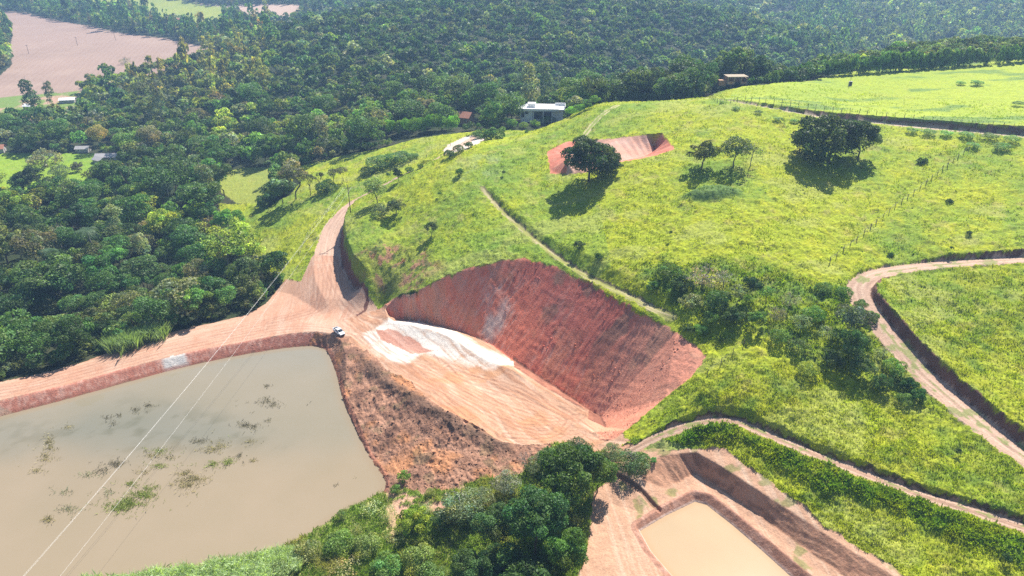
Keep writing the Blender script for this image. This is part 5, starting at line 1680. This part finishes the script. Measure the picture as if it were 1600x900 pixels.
# ------------------------------------------------------------------ fences
def fence(name, pxs, sp, h, label, wires=2, lean=.06, r0=.075):
    w = spline([at(u, v) for u, v in pxs], 8)
    L = [0]
    for i in range(1, len(w)):
        L.append(L[-1] + math.dist(w[i - 1], w[i]))
    n_ = int(L[-1] / sp)
    x0, y0 = w[0]
    z0 = hz(x0, y0)
    t = empty(name, (x0, y0, z0), 0, label, "fence")
    tops = []
    for i in range(n_ + 1):
        s = i * sp + random.uniform(-.2, .2) * sp * .4
        x, y = np.interp(s, L, [p[0] for p in w]), np.interp(s, L, [p[1] for p in w])
        z = hz(x, y)
        hh = h * random.uniform(.88, 1.12)
        lx, ly = random.uniform(-lean, lean) * hh, random.uniform(-lean, lean) * hh
        rr_ = r0 * random.uniform(.85, 1.25)
        m_ = MB(); m_.tube([(0, 0, -.4), (lx, ly, hh)], [rr_, rr_ * .85], 6)
        m_.build("post", M_WOOD, t, False, (x - x0, y - y0, z - z0))
        tops.append(Vector((x - x0 + lx * .8, y - y0 + ly * .8, z - z0 + hh)))
    for k in range(wires):
        m_ = MB()
        for i in range(n_):
            m_.tube([tops[i] - Vector((0, 0, .15 + .45 * k)), tops[i + 1] - Vector((0, 0, .15 + .45 * k))], .012, 3)
        m_.build("wire", M_STEEL, t)

fence("wire_fence", [(1296, 412), (1345, 371), (1395, 328), (1440, 294), (1480, 261), (1522, 229)], 4.2, 1.9, "line of leaning wooden posts running diagonally up the right pasture", r0=.11)
fence("wire_fence", [(1068, 153), (1110, 154), (1160, 156), (1205, 162), (1245, 167), (1300, 175), (1360, 180), (1440, 189), (1510, 196), (1600, 205), (1660, 212)], 3.3, 2.2, "long post fence on the bank above the upper meadow track", r0=.10)
fence("wire_fence", [(1290, 192), (1350, 198), (1430, 207), (1510, 214)], 6.0, 1.5, "sparse lower posts along the near side of the upper meadow track", r0=.09)
fence("wire_fence", [(468, 402), (478, 375), (496, 348), (522, 318), (552, 297), (592, 278), (640, 258), (688, 235), (704, 228)], 3.2, 1.6, "wire fence along the left side of the narrow dirt road", r0=.08)
fence("wire_fence", [(1163, 538), (1146, 553), (1129, 567), (1112, 580), (1096, 592)], 4.4, 1.7, "short row of five old posts on the grass right of the red cut", r0=.10)

# ------------------------------------------------------------------ vehicle
cx, cy = at(530, 521)
cz = hz(cx, cy) + .02
t = empty("pickup_truck", (cx, cy, cz), R(-48), "silver-white pickup truck parked at the road junction by the pond corner", "pickup truck")
# +x is the front of the vehicle
def loft(secs, mat, name, parent, smooth=True):
    """closed sections (x, half width, z low, z high) joined along x"""
    V, F = [], []
    for x, w, a, b, tw in secs:
        V += [(x, -w, a), (x, -w * 1.0, a + (b - a) * .55), (x, -w * tw, b), (x, w * tw, b), (x, w, a + (b - a) * .55), (x, w, a)]
    for i in range(len(secs) - 1):
        for k in range(6):
            F.append((i * 6 + k, i * 6 + (k + 1) % 6, (i + 1) * 6 + (k + 1) % 6, (i + 1) * 6 + k))
    F.append(tuple(range(6))[::-1]); F.append(tuple((len(secs) - 1) * 6 + k for k in range(6)))
    m_ = MB(); m_.add(V, F)
    return m_.build(name, mat, parent, False)
loft([(-2.6, .86, .5, 1.08, .96), (-2.5, .9, .45, 1.12, .97), (-.9, .92, .42, 1.1, .97), (1.0, .92, .42, 1.1, .95), (1.3, .91, .45, 1.08, .93), (2.35, .87, .48, .98, .9), (2.58, .80, .55, .86, .92)], M_PAINT, "body", t)
loft([(-1.05, .80, 1.1, 1.12, .98), (-.75, .80, 1.1, 1.72, .84), (.45, .80, 1.1, 1.76, .84), (1.25, .80, 1.08, 1.12, .98)], M_GLASS, "cabin_glass", t)
loft([(-.82, .69, 1.70, 1.77, .96), (-.6, .70, 1.71, 1.80, .95), (.3, .70, 1.73, 1.82, .95), (.55, .69, 1.72, 1.78, .96)], M_PAINT, "cab_roof", t)
m_ = MB()
for s in (-1, 1):
    m_.tube([(.5, s * .70, 1.76), (1.28, s * .80, 1.09)], .045, 5); m_.tube([(-.78, s * .70, 1.74), (-1.05, s * .82, 1.09)], .06, 5); m_.tube([(-.15, s * .73, 1.76), (-.15, s * .83, 1.09)], .045, 5)
m_.build("pillar", M_PAINT, t)
m_ = MB(); m_.box(-2.45, -1.12, -.78, .78, 1.09, 1.13); m_.build("cargo_bed", M_BLACK, t)
m_ = MB(); m_.box(-2.56, -1.1, -.9, -.8, 1.08, 1.24); m_.box(-2.56, -1.1, .8, .9, 1.08, 1.24); m_.box(-2.6, -2.48, -.88, .88, 1.06, 1.25); m_.build("bed_rail", M_PAINT, t)
for x in (-1.6, 1.62):
    for s in (-1, 1):
        w_ = MB(); w_.tube([(x, s * .70, .37), (x, s * .95, .37)], [.38, .37], 18); w_ = w_.build("wheel", M_TYRE, t, False)
        r_ = MB(); r_.tube([(x, s * .952, .37), (x, s * .97, .37)], [.22, .2], 12); r_.build("rim", M_RIM, w_)
for s in (-1, 1):
    m_ = MB(); m_.box(2.40, 2.60, s * .62 - .16, s * .62 + .16, .74, .88, .02); m_.build("headlight", M_LAMP, t)
    m_ = MB(); m_.box(-2.64, -2.59, s * .78 - .07, s * .78 + .07, .8, 1.05); m_.build("tail_light", M_RED, t)
    m_ = MB(); m_.box(.95, 1.15, s * .98 - .1, s * .98 + .1, 1.08, 1.24, .03); m_.build("mirror", M_BLACK, t)
m_ = MB(); m_.box(2.52, 2.68, -.8, .8, .42, .6, .03); m_.box(2.56, 2.62, -.42, .42, .63, .80); m_.build("front_bumper", M_BLACK, t)
m_ = MB(); m_.box(-2.72, -2.6, -.8, .8, .45, .6, .03); m_.build("rear_bumper", M_RIM, t)

# ------------------------------------------------------------------ clods and stones on the spoil bank
r_ = np.random.default_rng(55)
i = r_.choice(np.nonzero((ZT == zi["spoil_embankment"]) | ((ZT == zi["excavated_slope"]) & (fbm(GX, GY, 5, 2, 301) > .25)))[0], 3200, replace=False)
cl_x, cl_y, cl_z = GX[i], GY[i], GZ2[i]
s = r_.lognormal(math.log(.12), .55, len(i)).clip(.06, .7)
oct_ = np.array([(1, 0, 0), (0, 1, 0), (-1, 0, 0), (0, -1, 0), (0, 0, .8), (0, 0, -.5)], float)
V = oct_[None] * s[:, None, None] * r_.uniform(.6, 1.3, (len(i), 6, 3)) + np.stack([cl_x, cl_y, cl_z], 1)[:, None]
ft = np.array([(0, 1, 4, 4), (1, 2, 4, 4), (2, 3, 4, 4), (3, 0, 4, 4), (1, 0, 5, 5), (2, 1, 5, 5), (3, 2, 5, 5), (0, 3, 5, 5)])[:, :3]
F = (ft[None] + 6 * np.arange(len(i))[:, None, None]).reshape(-1, 3)
me = fast_mesh("soil_clods", V.reshape(-1, 3), F, np.repeat(CC[i] * r_.uniform(.6, 1.3, (len(i), 1)), 6, 0), M_EARTH)
tag(link("soil_clods", me), "brown clods and stones scattered over the spoil bank", "soil clods", None, "stuff")

# ------------------------------------------------------------------ grass, reeds, pond weeds (stuff)
def blades(r_, x, y, z, h, w, colr, nb, lean=.5, tip=1.25, spread=.12):
    n_ = len(x)
    X, Y, Z, Hh, Wd = (np.repeat(q, nb) for q in (x, y, z, h, w))
    C_ = np.repeat(colr, nb, 0)
    a = r_.uniform(0, 2 * math.pi, n_ * nb)
    X = X + np.cos(a) * spread * Hh
    Y = Y + np.sin(a) * spread * Hh
    b = a + r_.normal(0, .5, n_ * nb)
    Hh = Hh * r_.uniform(.6, 1.25, n_ * nb)
    l = Hh * lean * r_.uniform(.2, 1.3, n_ * nb)
    px, py = -np.sin(b) * Wd * .5, np.cos(b) * Wd * .5
    p = r_.uniform(0, 3.14, n_ * nb)
    px, py = np.cos(p) * Wd * .5, np.sin(p) * Wd * .5
    mx, my, mz = X + np.cos(b) * l * .4, Y + np.sin(b) * l * .4, Z + Hh * .6
    V = np.stack([np.c_[X, Y, Z - .05], np.c_[mx + px, my + py, mz], np.c_[X + np.cos(b) * l, Y + np.sin(b) * l, Z + Hh], np.c_[mx - px, my - py, mz - Hh * .12]], 1).reshape(-1, 3)
    cc_ = np.repeat(C_ * r_.normal(1, .14, (n_ * nb, 1)).clip(.5, 1.5), 4, 0)
    cc_[2::4] *= tip
    return V, cc_

def grass_obj(name, label, sets, cat="grass"):
    V = np.concatenate([s[0] for s in sets])
    T = np.concatenate([s[1] for s in sets])
    me = fast_mesh(name, V, np.arange(len(V)).reshape(-1, 4), T, M_BLADE)
    tag(link(name, me), label, cat, None, "stuff")

gr_ = np.random.default_rng(77)
pas = np.nonzero((ZT == zi["pasture"]) & (np.hypot(GX, GY) < 360))[0]
pu, pv, pd = to_px(GX[pas], GY[pas], GZ2[pas])
pas = pas[(pu > -60) & (pu < 1660) & (pv > 60) & (pv < 960)]
x, y = GX[pas], GY[pas]
cn = fbm(x, y, 2.4, 3, 12) * .9 + .5 * fbm(x, y, 7, 2, 303)
lu = np.maximum(soft(x, y, LUSH, 1.6, 4), soft(x, y, GULLY, 4, 3) * .8)
lo = np.maximum(soft(x, y, LOWER, 4, 1), soft(x, y, RIGHT_FIELD, 3, 2))
foot = footpath.where(x, y, 12)[0] < 1.6
pr = .05 + .5 * smooth01(-.05, .3, cn) + .25 * lo + .3 * lu
k = (gr_.random(len(pas)) < pr * .5) & ~foot
pas, cn, lu, lo = pas[k], cn[k], lu[k], lo[k]
x, y, z = GX[pas], GY[pas], GZ2[pas]
rad = np.hypot(x, y)
print("tufts", len(pas))
sc_ = (np.hypot(rad, 100) / 175) ** .8
h = (.19 + .12 * smooth01(0, .4, cn) + .16 * lo + .30 * lu) * sc_ * gr_.uniform(.7, 1.3, len(x))
cg = CC[pas] * gr_.normal(1.05, .13, (len(x), 1)).clip(.6, 1.5) * np.array([1.0, 1.03, .7])
dry = gr_.random(len(x)) < .05
cg[dry] = cg[dry] * .6 + np.array([.14, .125, .04])
grass_obj("pasture_grass", "tussocky yellow-green grass blades of the pasture", [blades(gr_, x, y, z, h, .15 * sc_ * (1 + lu), cg, 3, .7, 1.1)])

wd = np.nonzero((ZT == zi["bank_undergrowth"]))[0]
pu, pv, pd = to_px(GX[wd], GY[wd], GZ2[wd])
wd = wd[(pu > -60) & (pu < 1000) & (pv > 640) & (pv < 990)]
wd = wd[(gr_.random(len(wd)) < .30) & ((CC[wd][:, 0] < CC[wd][:, 1] * 1.25))]
x, y, z = GX[wd], GY[wd], GZ2[wd]
n2 = fbm(x, y, 5, 3, 310)
cg = mixc(const((.17, .25, .045), x), (.32, .30, .13), np.clip(n2 * 1.6 + .1, 0, 1))
cg = mixc(cg, (.08, .15, .03), np.clip(fbm(x, y, 3, 3, 311) * 1.5, 0, 1) * .8)
grass_obj("bank_weeds", "mixed green and straw weeds covering the bank at the bottom", [blades(gr_, x, y, z, (.55 + .6 * np.clip(n2 + .3, 0, 1)) * gr_.uniform(.6, 1.3, len(x)), np.full(len(x), .16), cg, 3, .6)], "weeds")

# reeds along the near shore and by the dam's far side
rx, ry = [], []
D, S, T = pdist(GX, GY, pond1_in, True, 12)
inn = inside(GX, GY, pond1_in)
pu, pv, pd = to_px(GX, GY, GZ2)
rd = np.nonzero((~inn) & (D < 9) & (pv > 862) & (pu > -60) & (pu < 470) & (GY < 150))[0]
rd = gr_.choice(rd, min(len(rd), 5200), replace=False)
x, y, z = GX[rd], GY[rd], GZ2[rd]
hh = 2.3 * gr_.uniform(.55, 1.25, len(x)) * (1 + .35 * fbm(x, y, 5, 2, 320))
cg = const((.34, .42, .24), x) * gr_.normal(1, .18, (len(x), 1)).clip(.5, 1.5)
sets = [blades(gr_, x, y, z, hh, np.full(len(x), .13), cg, 5, .35, 1.35, .06)]
for q in range(5):
    zz = z + hh * (.3 + .14 * q)
    sets.append(blades(gr_, x + gr_.normal(0, .12, len(x)), y + gr_.normal(0, .12, len(x)), zz, hh * .28, np.full(len(x), .16), cg * 1.15, 2, 1.3, 1.3, .1))
grass_obj("reeds", "tall pale green reeds at the near shore of the big pond", sets, "reeds")
for (u0, v0, w_, hp, lb) in ((236, 531, 44, 24, "pale cane grass clump behind the dam road"), (196, 545, 34, 20, "shorter pale cane clump left of the bigger one behind the dam road")):
    x0, y0 = at(u0, v0, 1.0)
    n_ = 500
    x = x0 + gr_.normal(0, 2.2, n_); y = y0 + gr_.normal(0, 1.6, n_)
    z = H(x, y)
    cg = const((.20, .27, .12), x) * gr_.normal(1, .15, (n_, 1)).clip(.5, 1.5)
    V, T = blades(gr_, x, y, z, np.full(n_, 4.2), np.full(n_, .22), cg, 5, .5, 1.3, .1)
    me = fast_mesh("cane_clump", V - np.array([x0, y0, hz(x0, y0)]), np.arange(len(V)).reshape(-1, 4), T, M_BLADE)
    tag(link("cane_clump", me, None, (x0, y0, hz(x0, y0))), lb, "cane clump")

# emergent weeds in the big pond
PW = [(200, 787, 20, 8, 260, 0), (226, 773, 16, 8, 200, 0), (185, 795, 14, 5, 120, 0), (292, 757, 16, 6, 130, 1), (303, 748, 14, 4, 90, 1), (290, 740, 12, 4, 60, 1), (357, 722, 8, 5, 60, 0), (335, 726, 9, 4, 50, 0), (250, 705, 10, 4, 60, 0), (240, 712, 14, 4, 60, 1),
      (180, 725, 12, 5, 70, 2), (160, 735, 12, 4, 40, 2), (78, 690, 7, 10, 60, 1), (72, 715, 12, 6, 50, 1), (60, 735, 14, 4, 30, 1), (75, 811, 7, 4, 40, 1), (108, 795, 12, 6, 40, 3), (330, 703, 12, 6, 60, 1), (345, 697, 12, 5, 50, 1), (308, 690, 14, 3, 40, 2), (375, 712, 8, 3, 24, 2),
      (250, 728, 16, 3, 50, 0), (225, 738, 10, 3, 20, 1), (205, 757, 12, 4, 36, 0), (240, 763, 10, 3, 24, 0), (395, 720, 8, 2, 20, 1), (212, 641, 5, 4, 26, 2), (232, 634, 9, 2, 30, 2), (176, 661, 7, 4, 24, 2), (187, 650, 4, 2, 14, 2), (108, 668, 8, 3, 20, 1), (415, 628, 12, 5, 60, 2), (430, 632, 9, 4, 30, 2),
      (383, 664, 9, 4, 50, 2), (395, 668, 6, 3, 24, 2), (418, 603, 6, 1.5, 20, 2), (420, 658, 4, 2, 12, 2), (165, 655, 5, 2, 10, 2), (390, 690, 10, 3, 20, 1), (140, 742, 16, 4, 30, 3), (100, 770, 14, 4, 20, 3), (170, 770, 9, 4, 24, 3), (525, 758, 2, 1, 5, 2), (80, 700, 9, 4, 24, 1), (268, 715, 8, 2, 16, 1)]
WC = np.array([(.22, .26, .08), (.30, .26, .17), (.17, .15, .125), (.20, .22, .15)])
SX, SY, SC = [], [], []
for u, v, ru, rv, n_, ci in PW:
    uu, vv = u + gr_.standard_t(3, n_) * ru * .5, v + gr_.standard_t(3, n_) * rv * .5
    X = (uu - 800) / FPX
    dv = (vv - 450) / FPX
    t_ = (0 - CAM_H) / (-SP - dv * CP)
    SX.append(X * t_); SY.append((CP - dv * SP) * t_); SC.append(np.tile(WC[ci], (n_, 1)))
x, y, cg = np.concatenate(SX), np.concatenate(SY), np.concatenate(SC)
ok = inside(x, y, pond1_in)
x, y, cg = x[ok], y[ok], cg[ok]
cg = cg * gr_.normal(1, .25, (len(x), 1)).clip(.4, 1.8)
grass_obj("pond_weeds", "ragged brown-green weeds breaking the surface of the big pond", [blades(gr_, x, y, np.zeros(len(x)) + .03, gr_.uniform(.12, .55, len(x)), np.full(len(x), .12), cg, 4, 1.6, 1.2, .5)], "water weeds")

# ------------------------------------------------------------------ look-alikes get their place in the label
from collections import defaultdict
same = defaultdict(list)
for o in scene.objects:
    if o.parent is None and o.get('category') and o.get('label'):
        same[o['label']].append(o)
def nth(i):
    return {0: "leftmost", 1: "second from the left", 2: "third from the left", 3: "fourth from the left", 4: "fifth from the left"}.get(i, f"{i + 1}th from the left")
for lb, os_ in same.items():
    if len(os_) < 2:
        continue
    os_.sort(key=lambda o: to_px(*o.location)[0])
    for i, o in enumerate(os_):
        s_ = ' '.join(lb.split()[:13])
        o['label'] = lb + (", rightmost" if i == len(os_) - 1 else ", " + nth(i))

# ------------------------------------------------------------------ haze
m_ = MB(); m_.box(-7200, 7200, -7200, 7200, -15, 240)
hm = bpy.data.materials.new("haze")
hm.use_nodes = True
ht = hm.node_tree
ht.nodes.clear()
ho = ht.nodes.new("ShaderNodeOutputMaterial")
pv_ = ht.nodes.new("ShaderNodeVolumePrincipled")
pv_.inputs['Color'].default_value = (.38, .62, 1.0, 1)
pv_.inputs['Density'].default_value = .00024
pv_.inputs['Anisotropy'].default_value = .2
ht.links.new(pv_.outputs[0], ho.inputs['Volume'])
tag(m_.build("haze", hm), None, None, None, "stuff")
